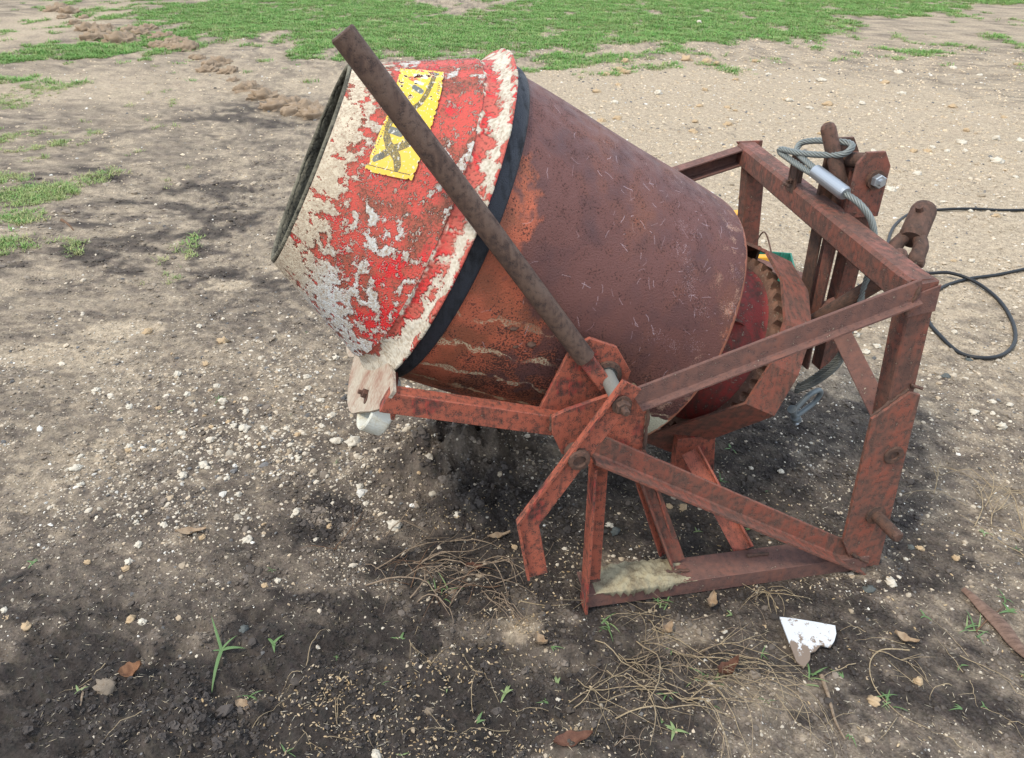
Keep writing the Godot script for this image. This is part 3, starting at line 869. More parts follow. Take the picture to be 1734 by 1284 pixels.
func build_mixer() -> Node3D:
	var t := thing("cement_mixer", "rusty red tractor mounted cement mixer with tilted drum on an angle iron frame", "cement mixer", Vector3(-0.1745, 0.0, -1.95), deg_to_rad(11.0))
	# ---- drum
	var bt := barrel_texture()
	var barrel_mat := uv_mat(bt[0], bt[1], bt[2], 4.0)
	var prof := fine_prof([[0.0, 0.418], [0.67, 0.3885], [0.684, 0.387], [0.69, 0.384], [0.69, 0.378]], 0.02)
	var drum := put(t, "drum", drum_mesh(prof, 220, null, 0.0, -120.0, 240.0, 0.0022), barrel_mat, "rusted brown steel barrel of the drum, scratched, with red paint left near the band")
	put(drum, "drum_inside", drum_mesh([[0.69, 0.378], [0.66, 0.382], [0.0, 0.41]], 90), mats.darkrust)
	var ct := cone_texture()
	var cone_mat := uv_mat(ct[0], ct[1], ct[2], 7.0)
	var cone := put(drum, "front_cone", drum_mesh(fine_prof([[-0.369, 0.252], [-0.105, 0.40]], 0.003), 720, ct[1], 0.006), cone_mat, "flaking red front cone splashed with dried white cement")
	put(drum, "cone_inside", drum_mesh(fine_prof([[-0.369, 0.250], [-0.372, 0.246], [-0.366, 0.240], [-0.30, 0.276], [-0.10, 0.388]], 0.01), 200, ct[1], 0.004), mats.crust_dark)
	# crusted rim of the mouth
	var st := new_st()
	var ring := PackedVector3Array()
	var rr := []
	var g := noise(0.9, 5, 4)
	for k in 161:
		var ph := TAU * k / 160.0
		var q := g.get_noise_2d(cos(ph) * 6.0, sin(ph) * 6.0)
		ring.append(drum_at(-0.371 + q * 0.004, 0.249, ph))
		rr.append(0.0065 + 0.004 * q)
	tube(st, ring, rr, 8, false)
	put(drum, "mouth_rim", done(st), mats.crust_dark, "mouth rim thick with dark dried cement")
	var lt := lip_texture()
	put(drum, "lip_flange", drum_mesh(fine_prof([[-0.108, 0.397], [-0.092, 0.400], [-0.078, 0.409], [-0.066, 0.424], [-0.058, 0.438], [-0.054, 0.449], [-0.050, 0.4505], [-0.048, 0.448], [-0.048, 0.42]], 0.003), 540, lt[1], 0.005), uv_mat(lt[0], lt[1], lt[2], 6.0), "flared lip of the cone, red with a band of thick white cement")
	put(drum, "rubber_band", drum_mesh(fine_prof([[-0.048, 0.420], [-0.047, 0.429], [-0.040, 0.432], [-0.008, 0.4305], [-0.003, 0.428], [-0.002, 0.415]], 0.006), 180), mats.rubber, "smooth black track band round the drum")
	# dished bottom and gear
	put(drum, "bottom_plate", drum_mesh([[0.66, 0.38], [0.668, 0.30], [0.70, 0.10], [0.70, 0.001]], 80), mats.darkrust)
	put(drum, "gear_web", drum_mesh(fine_prof([[0.70, 0.09], [0.77, 0.13], [0.83, 0.175], [0.875, 0.215], [0.895, 0.238], [0.904, 0.246], [0.912, 0.262]], 0.01), 100), mats.web, "dished red web of the gear with cement dust")
	for k in 6:
		var ph := deg_to_rad(-10.0 + 60.0 * k)
		var s2 := new_st()
		var a := drum_at(0.71, 0.22, ph); var b := drum_at(0.71, 0.10, ph); var c := drum_at(0.86, 0.21, ph); var d := drum_at(0.845, 0.215, ph)
		var n := (VX * -sin(ph) + TX * cos(ph)) * 0.004
		quad(s2, a + n, b + n, c + n, d + n); quad(s2, a - n, d - n, c - n, b - n)
		quad(s2, a - n, a + n, d + n, d - n); quad(s2, d - n, d + n, c + n, c - n); quad(s2, c - n, c + n, b + n, b - n); quad(s2, b - n, b + n, a + n, a - n)
		put(drum, "gusset", done(s2), mats.web)
	var gp := []
	var teeth := 40
	for k in teeth * 6:
		var f := fmod(k / 6.0, 1.0)
		var r := 0.266 + 0.019 * clampf(0.75 + 1.15 * cos(f * TAU), 0.0, 1.0)
		gp.append([r, TAU * k / (teeth * 6.0)])
	st = new_st()
	for k in gp.size():
		var l := (k + 1) % gp.size()
		var i0 := drum_at(0.905, 0.251, gp[k][1]); var i1 := drum_at(0.905, 0.251, gp[l][1])
		var o0 := drum_at(0.905, gp[k][0], gp[k][1]); var o1 := drum_at(0.905, gp[l][0], gp[l][1])
		var w := AX * 0.04
		quad(st, i0, o0, o1, i1); quad(st, o0, o0 + w, o1 + w, o1); quad(st, i0 + w, i1 + w, o1 + w, o0 + w); quad(st, i0, i1, i1 + w, i0 + w)
	put(drum, "ring_gear", done(st), mats.gear, "cast ring gear with big rounded teeth")
	# sticker
	var sm := StandardMaterial3D.new()
	sm.albedo_texture = sticker_texture()
	sm.transparency = BaseMaterial3D.TRANSPARENCY_ALPHA_SCISSOR
	sm.alpha_scissor_threshold = 0.5
	sm.roughness = 0.5
	st = SurfaceTool.new()
	st.begin(Mesh.PRIMITIVE_TRIANGLES)
	var NU := 16
	var NV := 40
	for i in NU:
		for k in NV:
			var q := []
			for m in [[i, k], [i + 1, k], [i + 1, k + 1], [i, k + 1]]:
				var u: float = float(m[0]) / NU
				var v: float = float(m[1]) / NV
				var f := lerpf(lerpf(0.36, 0.69, u), lerpf(0.315, 0.66, u), v)
				var ph := deg_to_rad(lerpf(lerpf(10.0, 14.0, u), lerpf(68.0, 65.5, u), v))
				q.append([drum_at(lerpf(-0.369, -0.105, f), lerpf(0.252, 0.40, f) + 0.0068, ph), Vector2(u, v)])
			for m in [0, 1, 2, 0, 2, 3]:
				st.set_uv(q[m][1]); st.add_vertex(q[m][0])
	st.index()
	st.generate_normals()
	put(drum, "sticker", st.commit(), sm, "torn yellow sticker with black lettering")
	# cement lumps along the cone seam and drum lump
	for e in [[0.14, 96.0, 0.016], [0.20, 99.0, 0.02], [0.17, 102.0, 0.012]]:
		var o := put(drum, "cement_lump", stone_mesh(int(e[1]), 0.5, 6, 9, 0.3), mats.darkrust)
		o.position = drum_at(e[0], 0.413, deg_to_rad(e[1])); o.scale = Vector3.ONE * e[2] * 0.6

	# ---- gear guard, a bent flat bar round the gear
	st = new_st()
	var gv := [[-150.0, 0.36, 0.85], [-115.0, 0.35, 0.86], [-80.0, 0.345, 0.866], [-50.0, 0.342, 0.866], [-25.0, 0.336, 0.866], [6.0, 0.334, 0.866], [30.0, 0.345, 0.866], [52.0, 0.362, 0.866], [72.0, 0.362, 0.866], [92.0, 0.366, 0.86], [162.0, 0.364, 0.815], [186.0, 0.36, 0.815], [210.0, 0.36, 0.83]]
	var gpt := []
	for i in gv.size():
		var ph := deg_to_rad(gv[i][0])
		gpt.append([drum_at(gv[i][2], gv[i][1] - 0.003, ph), drum_at(0.963, gv[i][1], ph), drum_at(0.963, gv[i][1] - 0.009, ph), drum_at(gv[i][2], gv[i][1] - 0.012, ph)])
	for i in gv.size():
		var A: Array = gpt[i]
		var B: Array = gpt[(i + 1) % gv.size()]
		for k in 4: quad(st, A[k], B[k], B[(k + 1) % 4], A[(k + 1) % 4])
	put(t, "gear_guard", done(st), mats.worn, "bent flat bar curving round the ring gear")

	# ---- frame, near and far side
	for sd in [1.0, -1.0]:
		var z: float = sd
		var P := func(x: float, y: float, zz: float) -> Vector3: return Vector3(x, y, zz * z)
		var dx := 0.0 if z > 0 else 0.115
		# upper arm from the tower to the headstock
		if z > 0:
			put(t, "upper_arm", bar_mesh(PackedVector2Array([Vector2(-0.006, -0.029), Vector2(0.014, -0.029), Vector2(0.016, -0.027), Vector2(0.016, -0.023), Vector2(0.005, -0.020), Vector2(0.0025, -0.016), Vector2(0.0, 0.027), Vector2(-0.002, 0.029), Vector2(-0.006, 0.029)]), P.call(0.352, 0.645, 0.565), P.call(1.005, 0.856, 0.565), Vector3.UP, -0.25, 0.2), mats.brown, "long rusty brown arm from the pivot up to the headstock")
		else:
			put(t, "upper_arm", bar_mesh(angle(0.055, 0.05, 0.006, 1.0), P.call(0.36, 0.62, 0.60), P.call(1.145, 0.824, 0.60), Vector3.UP), mats.brown)
			put(t, "upper_arm_top", bar_mesh(rect(0.05, 0.006, 0.001), P.call(0.36, 0.676, 0.575), P.call(1.145, 0.880, 0.575), Vector3.UP), mats.brown)
		# diagonal angle iron
		put(t, "diagonal_brace", bar_mesh(angle(0.058, 0.048, 0.007, 1.0), P.call(0.255, 0.500, 0.553), P.call(1.105 + dx, -0.035, 0.553), Vector3.UP, 0.0, -0.5), mats.worn if z > 0 else mats.beam, "diagonal angle iron with red paint left at its upper end" if z > 0 else "")
		# front leg
		put(t, "front_leg", bar_mesh(angle(0.046, 0.05, 0.007, -1.0), P.call(0.268, -0.03, 0.535 if z > 0 else 0.585), P.call(0.262, 0.475, 0.535 if z > 0 else 0.585), Vector3(1, 0, 0)) if z < 0 else leg_mesh(), mats.red)
		# base rail
		put(t, "base_rail", bar_mesh(angle(0.085, 0.05, 0.007, -z), P.call(0.262, 0.052, 0.578), P.call(1.09 + dx, 0.036, 0.578), Vector3(0, 0, -z)), mats.brown)
		# rear post and its link plate
		put(t, "rear_post", bar_mesh(rect(0.066, 0.056, 0.004), P.call(1.098 + dx, -0.03, 0.533), P.call(1.02 + dx, 0.872, 0.533), Vector3(0, 0, 1)), mats.beam)
		if z > 0:
			put(t, "link_plate", plate_mesh([[1.055, 0.585], [1.088, 0.572], [1.136, -0.022], [1.062, -0.022], [0.996, 0.10], [0.972, 0.515]], 0.5635, 0.010), mats.worn, "rusty link plate with a hole and a stub pin")
		else:
			put(t, "link_plate", plate_mesh([[1.17, 0.585], [1.20, 0.572], [1.25, -0.022], [1.18, -0.022], [1.11, 0.10], [1.09, 0.515]], -0.5735, 0.010), mats.worn)
	put(t, "pin_boss", turned(Vector3(1.064, 0.393, 0.573), Vector3(1.064, 0.393, 0.6), [[0, 0.0001], [0, 0.027], [0.004, 0.027], [0.006, 0.024], [0.006, 0.013], [0.0015, 0.012], [0.0015, 0.0001]], 24), mats.darkrust)
	put(t, "stub_pin", turned(Vector3(1.068, 0.19, 0.56), Vector3(1.072, 0.195, 0.68), [[0, 0.0001], [0, 0.030], [0.018, 0.029], [0.020, 0.0165], [0.106, 0.0165], [0.112, 0.012], [0.112, 0.0001]], 20), mats.darkrust)
	# struts between the rail and the gear bearing
	put(t, "strut", bar_mesh(angle(0.032, 0.045, 0.006, 1.0), Vector3(0.522, 0.045, 0.505), Vector3(0.395, 0.40, 0.43), Vector3(0, 0, 1)), mats.worn)
	put(t, "strut", bar_mesh(angle(0.032, 0.05, 0.006, 1.0), Vector3(0.535, 0.05, 0.46), Vector3(0.43, 0.38, 0.40), Vector3(-1, 0, 0.3)), mats.red)
	put(t, "strut", bar_mesh(angle(0.03, 0.055, 0.007, -1.0), Vector3(0.78, 0.045, 0.485), Vector3(0.69, 0.235, 0.25), Vector3(0, 0, 1)), mats.red)
	put(t, "bearing_bracket", plate_mesh([[0.64, 0.12], [0.70, 0.09], [0.775, 0.09], [0.76, 0.24], [0.64, 0.24]], 0.18, 0.03), mats.red)
	put(t, "cross_member", bar_mesh(rect(0.06, 0.05), Vector3(0.70, 0.16, 0.175), Vector3(0.70, 0.16, -0.54), Vector3.UP), mats.worn)
	put(t, "bearing", turned(DC + AX * 0.93, DC + AX * 1.02, [[0, 0.0001], [0, 0.06], [0.05, 0.06], [0.06, 0.04], [0.09, 0.035], [0.09, 0.0001]], 20), mats.darkrust)
	put(t, "bearing_strap", bar_mesh(rect(0.05, 0.012, 0.002), drum_at(0.965, 0.35, deg_to_rad(152)), drum_at(0.965, 0.34, deg_to_rad(-28)), AX), mats.darkrust)
	# dried cement spilt on the rail
	put(t, "spilt_cement", cement_pad(), mats.crust, "yellowish dried cement spilt on the base rail")

	# ---- pivot tower
	put(t, "tilt_plate", plate_mesh([[0.228, 0.732], [0.272, 0.752], [0.338, 0.722], [0.378, 0.652], [0.366, 0.605], [0.335, 0.50], [0.16, 0.50], [0.158, 0.576]], 0.445, 0.010), mats.red, "red tilting plate freckled with rust")
	put(t, "tilt_plate", plate_mesh([[0.228, 0.732], [0.272, 0.752], [0.338, 0.722], [0.378, 0.652], [0.366, 0.605], [0.335, 0.50], [0.16, 0.50], [0.158, 0.576]], -0.455, 0.010), mats.red)
	put(t, "tower_plate", plate_mesh([[0.170, 0.594], [0.200, 0.608], [0.312, 0.640], [0.398, 0.640], [0.398, 0.460], [0.27, 0.44], [0.196, 0.485], [0.172, 0.545]], 0.515, 0.010), mats.red)
	put(t, "tower_plate", plate_mesh([[0.170, 0.594], [0.200, 0.608], [0.312, 0.640], [0.398, 0.640], [0.398, 0.460], [0.27, 0.44], [0.196, 0.485], [0.172, 0.545]], -0.525, 0.010), mats.red)
	put(t, "tower_block", bar_mesh(rect(0.05, 0.05, 0.004), Vector3(0.285, 0.47, 0.50), Vector3(0.285, 0.47, 0.545), Vector3.UP), mats.red)
	put(t, "pivot_tube", turned(Vector3(0.317, 0.652, 0.44), Vector3(0.309, 0.655, 0.585), [[0, 0.0001], [0, 0.033], [0.018, 0.032], [0.02, 0.0185], [0.135, 0.0185], [0.135, 0.0001]], 24), mats.tube, "bare pale steel pivot tube")
	put(t, "pivot_collar", turned(Vector3(0.317, 0.652, 0.4555), Vector3(0.309, 0.655, 0.6), [[0, 0.0001], [0, 0.036], [0.008, 0.035], [0.010, 0.024]], 24), mats.darkrust)
	# side arms of the cradle
	for z in [1.0, -1.0]:
		var cm := PackedVector2Array([Vector2(-0.018, -0.029), Vector2(0.016, -0.029), Vector2(0.018, -0.027), Vector2(0.018, 0.024), Vector2(0.016, 0.026), Vector2(-0.018, 0.026)])
		put(t, "cradle_arm", bar_mesh(cm, Vector3(-0.203, 0.645, 0.45 * z), Vector3(0.215, 0.532, 0.468 * z), Vector3.UP, 0.25, 0.0), mats.red, "red cradle arm reaching forward to the roller" if z > 0 else "")
	# roller bracket, on the front end of the cradle
	for z in [1.0, -1.0]:
		st = new_st()
		var bo := [[-0.428, 0.0], [-0.462, 0.004], [-0.494, 0.06], [-0.508, 0.11], [-0.512, 0.16], [-0.502, 0.215], [-0.478, 0.262], [-0.437, 0.312], [-0.385, 0.385], [-0.33, 0.452], [-0.262, 0.478], [-0.255, 0.40], [-0.273, 0.335], [-0.345, 0.255], [-0.397, 0.155], [-0.420, 0.074]]
		var c0 := DC + AX * -0.066
		for i in bo.size():
			var j := (i + 1) % bo.size()
			var a: Vector3 = c0 + VX * bo[i][0] + TX * bo[i][1] * z
			var b: Vector3 = c0 + VX * bo[j][0] + TX * bo[j][1] * z
			quad(st, a, b, b + AX * 0.008, a + AX * 0.008)
		var poly := PackedVector2Array()
		for p in bo: poly.append(Vector2(p[0], p[1]))
		var tr := Geometry2D.triangulate_polygon(poly)
		for off in [0.0, 0.008]:
			for i in range(0, tr.size(), 3):
				var q := []
				for k in 3: q.append(c0 + AX * off + VX * poly[tr[i + k]].x + TX * poly[tr[i + k]].y * z)
				tri(st, q[0], q[1], q[2])
		put(t, "roller_bracket", done(st), mats.bracket, "cement covered roller bracket hooked below the lip" if z > 0 else "")
		var wc: Vector3 = DC + VX * -0.398 + TX * 0.312 * z
		put(t, "roller", turned(wc + AX * -0.06, wc + AX * 0.0, [[0.012, 0.014], [0.012, 0.022], [0.026, 0.024], [0.026, 0.058], [0.004, 0.068], [0.0, 0.071], [0.0, 0.074], [0.004, 0.077], [0.050, 0.077], [0.054, 0.074], [0.054, 0.0001]], 40), mats.nylon, "white nylon roller under the drum" if z > 0 else "")
		bolt(t, wc + AX * -0.067 + TX * -0.014 * z + VX * 0.006, -AX, 0.013, mats.darkrust, "roller_bolt")
		put(t, "roller_axle", turned(wc + AX * -0.068, wc + AX * 0.02, [[0, 0.0001], [0, 0.012], [0.08, 0.012], [0.08, 0.0001]], 12), mats.darkrust)
		put(t, "arm_end_plate", bar_mesh(rect(0.01, 0.06, 0.002), Vector3(-0.19, 0.60, 0.43 * z), Vector3(-0.17, 0.60, 0.30 * z), Vector3.UP), mats.red)

	# ---- handle
	var hd := (Vector3(-0.213, 1.405, 0.425) - Vector3(0.256, 0.714, 0.478)).normalized()
	var hb := Vector3(0.256, 0.714, 0.478)
	var L := hb.distance_to(Vector3(-0.213, 1.405, 0.425))
	var hand := put(t, "tipping_handle", turned(hb, hb + hd, [[0, 0.0001], [0, 0.022], [0.002, 0.0238], [L * 0.5, 0.0243], [L - 0.003, 0.0248], [L, 0.0225], [L, 0.0001]], 36), mats.pipe, "long rusty steel pipe handle slanting up across the drum")
	put(hand, "handle_socket", bar_mesh(rect(0.036, 0.03, 0.003), hb - hd * 0.085, hb + hd * 0.03, Vector3(0, 0, 1)), mats.red)

	# ---- latch lever
	var lever := put(t, "latch_lever", lever_mesh(), mats.red, "red flat lever, bent at its foot")
	put(lever, "washer", turned(Vector3(0.306, 0.662, 0.602), Vector3(0.306, 0.662, 0.7), [[0, 0.0001], [0, 0.023], [0.004, 0.023], [0.004, 0.0001]], 20), mats.darkrust)
	bolt(lever, Vector3(0.306, 0.662, 0.6065), Vector3(0, 0, 1), 0.017, mats.darkrust)
	put(lever, "stud", turned(Vector3(0.306, 0.662, 0.60), Vector3(0.306, 0.662, 0.7), [[0, 0.0001], [0, 0.008], [0.038, 0.008], [0.040, 0.006], [0.040, 0.0001]], 12), mats.darkrust)
	put(lever, "lever_boss", turned(Vector3(0.213, 0.530, 0.575), Vector3(0.213, 0.53, 0.7), [[0, 0.0001], [0, 0.026], [0.036, 0.027], [0.042, 0.025], [0.044, 0.016], [0.038, 0.013], [0.038, 0.0001]], 12), mats.darkrust)

	# ---- headstock
	var beam := put(t, "top_beam", bar_mesh(rect(0.072, 0.074, 0.009), Vector3(1.022, 0.838, 0.545), Vector3(1.14, 0.846, -0.60), Vector3.UP), mats.beam, "square rusty top beam of the headstock")
	put(beam, "end_cap", plate_mesh([[1.10, 0.885], [1.20, 0.885], [1.20, 0.80], [1.17, 0.80]], -0.612, 0.008), mats.beam)
	put(t, "beam_gusset", plate_mesh([[0.985, 0.845], [1.055, 0.868], [1.06, 0.80], [0.99, 0.79]], 0.563, 0.003), mats.brown)
	# centre posts rising to the top link
	put(t, "centre_post", bar_mesh(angle(0.05, 0.06, 0.008, -1.0), Vector3(1.135, 0.36, -0.035), Vector3(1.135, 1.0, -0.035), Vector3(1, 0, 0)), mats.beam)
	put(t, "centre_post", bar_mesh(angle(0.05, 0.05, 0.008, 1.0), Vector3(1.135, 0.36, 0.10), Vector3(1.135, 1.0, 0.10), Vector3(1, 0, 0)), mats.beam)
	put(t, "centre_post_face", bar_mesh(rect(0.055, 0.008, 0.002), Vector3(1.085, 0.38, 0.02), Vector3(1.085, 0.80, 0.005), Vector3(1, 0, 0)), mats.darkrust)
	put(t, "centre_post_face", bar_mesh(rect(0.04, 0.008, 0.002), Vector3(1.08, 0.38, 0.10), Vector3(1.08, 0.80, 0.085), Vector3(1, 0, 0)), mats.beam)
	put(t, "top_link_plate", plate_mesh_at([[1.09, 0.86], [1.19, 0.86], [1.19, 1.0], [1.165, 1.04], [1.11, 1.04], [1.09, 1.01]], 0.105, 0.010), mats.beam)
	put(t, "top_link_plate", plate_mesh_at([[1.09, 0.86], [1.19, 0.86], [1.19, 1.0], [1.165, 1.04], [1.11, 1.04], [1.09, 1.01]], -0.045, 0.010), mats.darkrust)
	put(t, "top_link_bolt", turned(Vector3(1.15, 0.967, -0.07), Vector3(1.15, 0.967, 0.2), [[0, 0.0001], [0, 0.012], [0.20, 0.012], [0.20, 0.0001]], 16), mats.darkrust)
	put(t, "top_link_washer", turned(Vector3(1.15, 0.967, 0.115), Vector3(1.15, 0.967, 0.2), [[0, 0.0001], [0, 0.026], [0.012, 0.026], [0.012, 0.0001]], 18), mats.darkrust)
	bolt(t, Vector3(1.15, 0.967, 0.127), Vector3(0, 0, 1), 0.019, mats.zinc, "top_link_nut")
	# hook over the beam carrying the rope
	put(t, "rope_hook", turned(Vector3(1.115, 0.90, 0.045), Vector3(1.075, 1.085, -0.045), [[0, 0.0001], [0, 0.021], [0.19, 0.021], [0.20, 0.017], [0.206, 0.009], [0.207, 0.0001]], 22), mats.darkrust, "round rusty hook bar standing on the headstock")
	put(t, "hook_bar", turned(Vector3(1.13, 0.985, -0.02), Vector3(1.16, 1.01, 0.10), [[0, 0.0001], [0, 0.021], [0.10, 0.021], [0.108, 0.014], [0.108, 0.0001]], 20), mats.darkrust)
	var lug := put(t, "beam_lug", bar_mesh(rect(0.045, 0.008, 0.002), Vector3(1.075, 0.86, -0.148), Vector3(1.075, 0.965, -0.148), Vector3(0, 0, 1)), mats.darkrust)
	put(lug, "lug_flange", bar_mesh(rect(0.008, 0.035, 0.002), Vector3(1.057, 0.86, -0.126), Vector3(1.057, 0.955, -0.126), Vector3(0, 0, 1)), mats.darkrust)
	bolt(lug, Vector3(1.05, 0.895, -0.126), Vector3(-1, 0, 0.3), 0.009, mats.darkrust)
	# brace from the centre post to the near link plate
	put(t, "rear_brace", bar_mesh(rect(0.008, 0.052, 0.002), Vector3(1.10, 0.60, 0.10), Vector3(1.035, 0.475, 0.558), Vector3(0.8, 0.53, 0.27)), mats.brown)
	put(t, "rear_brace", bar_mesh(rect(0.008, 0.052, 0.002), Vector3(1.12, 0.60, -0.06), Vector3(1.15, 0.47, -0.555), Vector3(1, 0.3, 0)), mats.brown)
	# weld beads at the joints
	for e in [[Vector3(0.985, 0.80, 0.5665), Vector3(1.0, 0.868, 0.5665)], [Vector3(1.0, 0.80, 0.507), Vector3(1.0, 0.872, 0.507)], [Vector3(1.062, 0.80, 0.507), Vector3(1.0, 0.80, 0.507)], [Vector3(1.058, 0.60, 0.565), Vector3(1.092, 0.586, 0.565)], [Vector3(0.975, 0.515, 0.563), Vector3(1.055, 0.588, 0.563)], [Vector3(1.03, 0.055, 0.576), Vector3(1.09, 0.012, 0.576)], [Vector3(0.27, 0.055, 0.536), Vector3(0.315, 0.054, 0.536)], [Vector3(0.50, 0.052, 0.54), Vector3(0.56, 0.051, 0.545)], [Vector3(0.745, 0.046, 0.52), Vector3(0.81, 0.045, 0.52)], [Vector3(0.268, 0.47, 0.536), Vector3(0.33, 0.455, 0.536)], [Vector3(0.40, 0.475, 0.53), Vector3(0.40, 0.60, 0.53)], [Vector3(0.172, 0.545, 0.512), Vector3(0.172, 0.592, 0.512)], [Vector3(0.17, 0.56, 0.472), Vector3(0.17, 0.512, 0.472)], [Vector3(1.09, 0.873, -0.04), Vector3(1.125, 0.875, -0.045)], [Vector3(1.085, 0.873, 0.108), Vector3(1.125, 0.875, 0.112)], [Vector3(1.055, 0.874, -0.165), Vector3(1.058, 0.874, -0.125)], [Vector3(0.243, 0.735, 0.458), Vector3(0.285, 0.655, 0.458)], [Vector3(1.025, 0.49, 0.535), Vector3(1.06, 0.455, 0.558)]]:
		var wp := PackedVector3Array()
		var wr := []
		for k in 13:
			wp.append(e[0].lerp(e[1], k / 12.0) + Vector3(rng.randfn(0, 0.0008), rng.randfn(0, 0.0008), rng.randfn(0, 0.0008)))
			wr.append(rng.randf_range(0.0035, 0.0058))
		put(t, "weld_bead", tube_mesh(wp, wr, 7), mats.darkrust)
	# drive shaft and its joint
	var shaft := put(t, "drive_shaft", turned(Vector3(1.0, 0.46, 0.07), Vector3(1.165, 0.765, 0.275), [[0, 0.0001], [0, 0.022], [0.42, 0.022], [0.42, 0.0001]], 18), mats.darkrust)
	joint(shaft)
	return t

func plate_mesh_at(pts: Array, z: float, th: float) -> ArrayMesh:
	return plate_mesh(pts, z, th)

# universal joint at the end of the drive shaft: two forks and a splined sleeve
func joint(p: Node3D):
	var a := Vector3(1.185, 0.790, 0.262)
	var b := Vector3(1.315, 0.890, 0.135)
	var w := (b - a).normalized()
	var u := (Vector3(0.5, 0, 1) - w * w.dot(Vector3(0.5, 0, 1))).normalized()
	var s := w.cross(u)
	put(p, "joint_sleeve", turned(a + w * 0.075, b, [[0, 0.0001], [0, 0.030], [0.015, 0.035], [0.11, 0.034], [0.122, 0.030], [0.127, 0.020], [0.127, 0.0001]], 24), mats.darkrust, "rusty sleeve of the universal joint")
	for k in [-1.0, 1.0]:
		put(p, "fork_arm", tube_mesh(curve([a + w * 0.09 + u * 0.016 * k, a + w * 0.055 + u * 0.030 * k, a + w * 0.015 + u * 0.031 * k, a - w * 0.015 + u * 0.026 * k], 5), [0.016, 0.018, 0.019, 0.019, 0.019, 0.020, 0.020, 0.020, 0.020, 0.021, 0.022, 0.022, 0.021, 0.019, 0.016, 0.010], 10), mats.darkrust)
		put(p, "fork_arm", tube_mesh(curve([a - w * 0.06 + s * 0.014 * k, a - w * 0.03 + s * 0.034 * k, a + w * 0.0 + s * 0.034 * k], 5), [0.016, 0.018, 0.019, 0.019, 0.019, 0.020, 0.020, 0.020, 0.019, 0.016, 0.010], 10), mats.darkrust)
		put(p, "joint_cap", turned(a + u * 0.03 * k, a + u * 0.06 * k, [[0, 0.0001], [0, 0.014], [0.022, 0.014], [0.024, 0.011], [0.024, 0.0001]], 12), mats.darkrust)
	put(p, "sleeve_pin", turned(b - w * 0.055 - s * 0.05, b - w * 0.05 + s * 0.06, [[0, 0.0001], [0, 0.010], [0.11, 0.011], [0.11, 0.0001]], 8), mats.darkrust)

func leg_mesh() -> ArrayMesh:
	var st := new_st()
	# web faces the front of the photograph's side, flange stands out from its left edge and runs to a point
	extr(st, rect(0.048, 0.007, 0.0015), Vector3(0.291, 0.005, 0.532), Vector3(0.287, 0.475, 0.532), Vector3(0, 0, 1))
	var p := [[-0.045, 0.582], [-0.02, 0.588], [0.04, 0.588], [0.47, 0.582], [0.475, 0.536], [0.0, 0.536]]
	for i in p.size():
		var j := (i + 1) % p.size()
		quad(st, Vector3(0.262, p[i][0], p[i][1]), Vector3(0.262, p[j][0], p[j][1]), Vector3(0.2685, p[j][0], p[j][1]), Vector3(0.2685, p[i][0], p[i][1]))
	for x in [0.262, 0.2685]:
		for i in range(1, p.size() - 1): tri(st, Vector3(x, p[0][0], p[0][1]), Vector3(x, p[i][0], p[i][1]), Vector3(x, p[i + 1][0], p[i + 1][1]))
	return done(st)

func lever_mesh() -> ArrayMesh:
	var st := new_st()
	# flat bar with a turned back edge, bent at the foot
	var path := [Vector3(0.330, 0.705, 0.592), Vector3(0.098, 0.355, 0.604), Vector3(0.122, 0.19, 0.612)]
	var pr := PackedVector2Array([Vector2(-0.004, -0.026), Vector2(0.002, -0.026), Vector2(0.004, -0.024), Vector2(0.004, 0.020), Vector2(0.014, 0.021), Vector2(0.014, 0.027), Vector2(-0.004, 0.027)])
	var rings := []
	for i in 3:
		var w: Vector3 = (path[mini(i + 1, 2)] - path[maxi(i - 1, 0)]).normalized()
		var u := Vector3(0, 0, 1).cross(w).normalized()
		if u.x > 0: u = -u
		if i == 1: u *= 1.12
		var r := []
		for v in pr: r.append(path[i] + Vector3(0, 0, 1) * v.x + u * v.y)
		rings.append(r)
	for i in 2:
		for k in pr.size():
			var l := (k + 1) % pr.size()
			quad(st, rings[i][k], rings[i + 1][k], rings[i + 1][l], rings[i][l])
	for e in [0, 2]:
		var t := Geometry2D.triangulate_polygon(pr)
		for i in range(0, t.size(), 3): tri(st, rings[e][t[i]], rings[e][t[i + 1]], rings[e][t[i + 2]])
	return done(st)

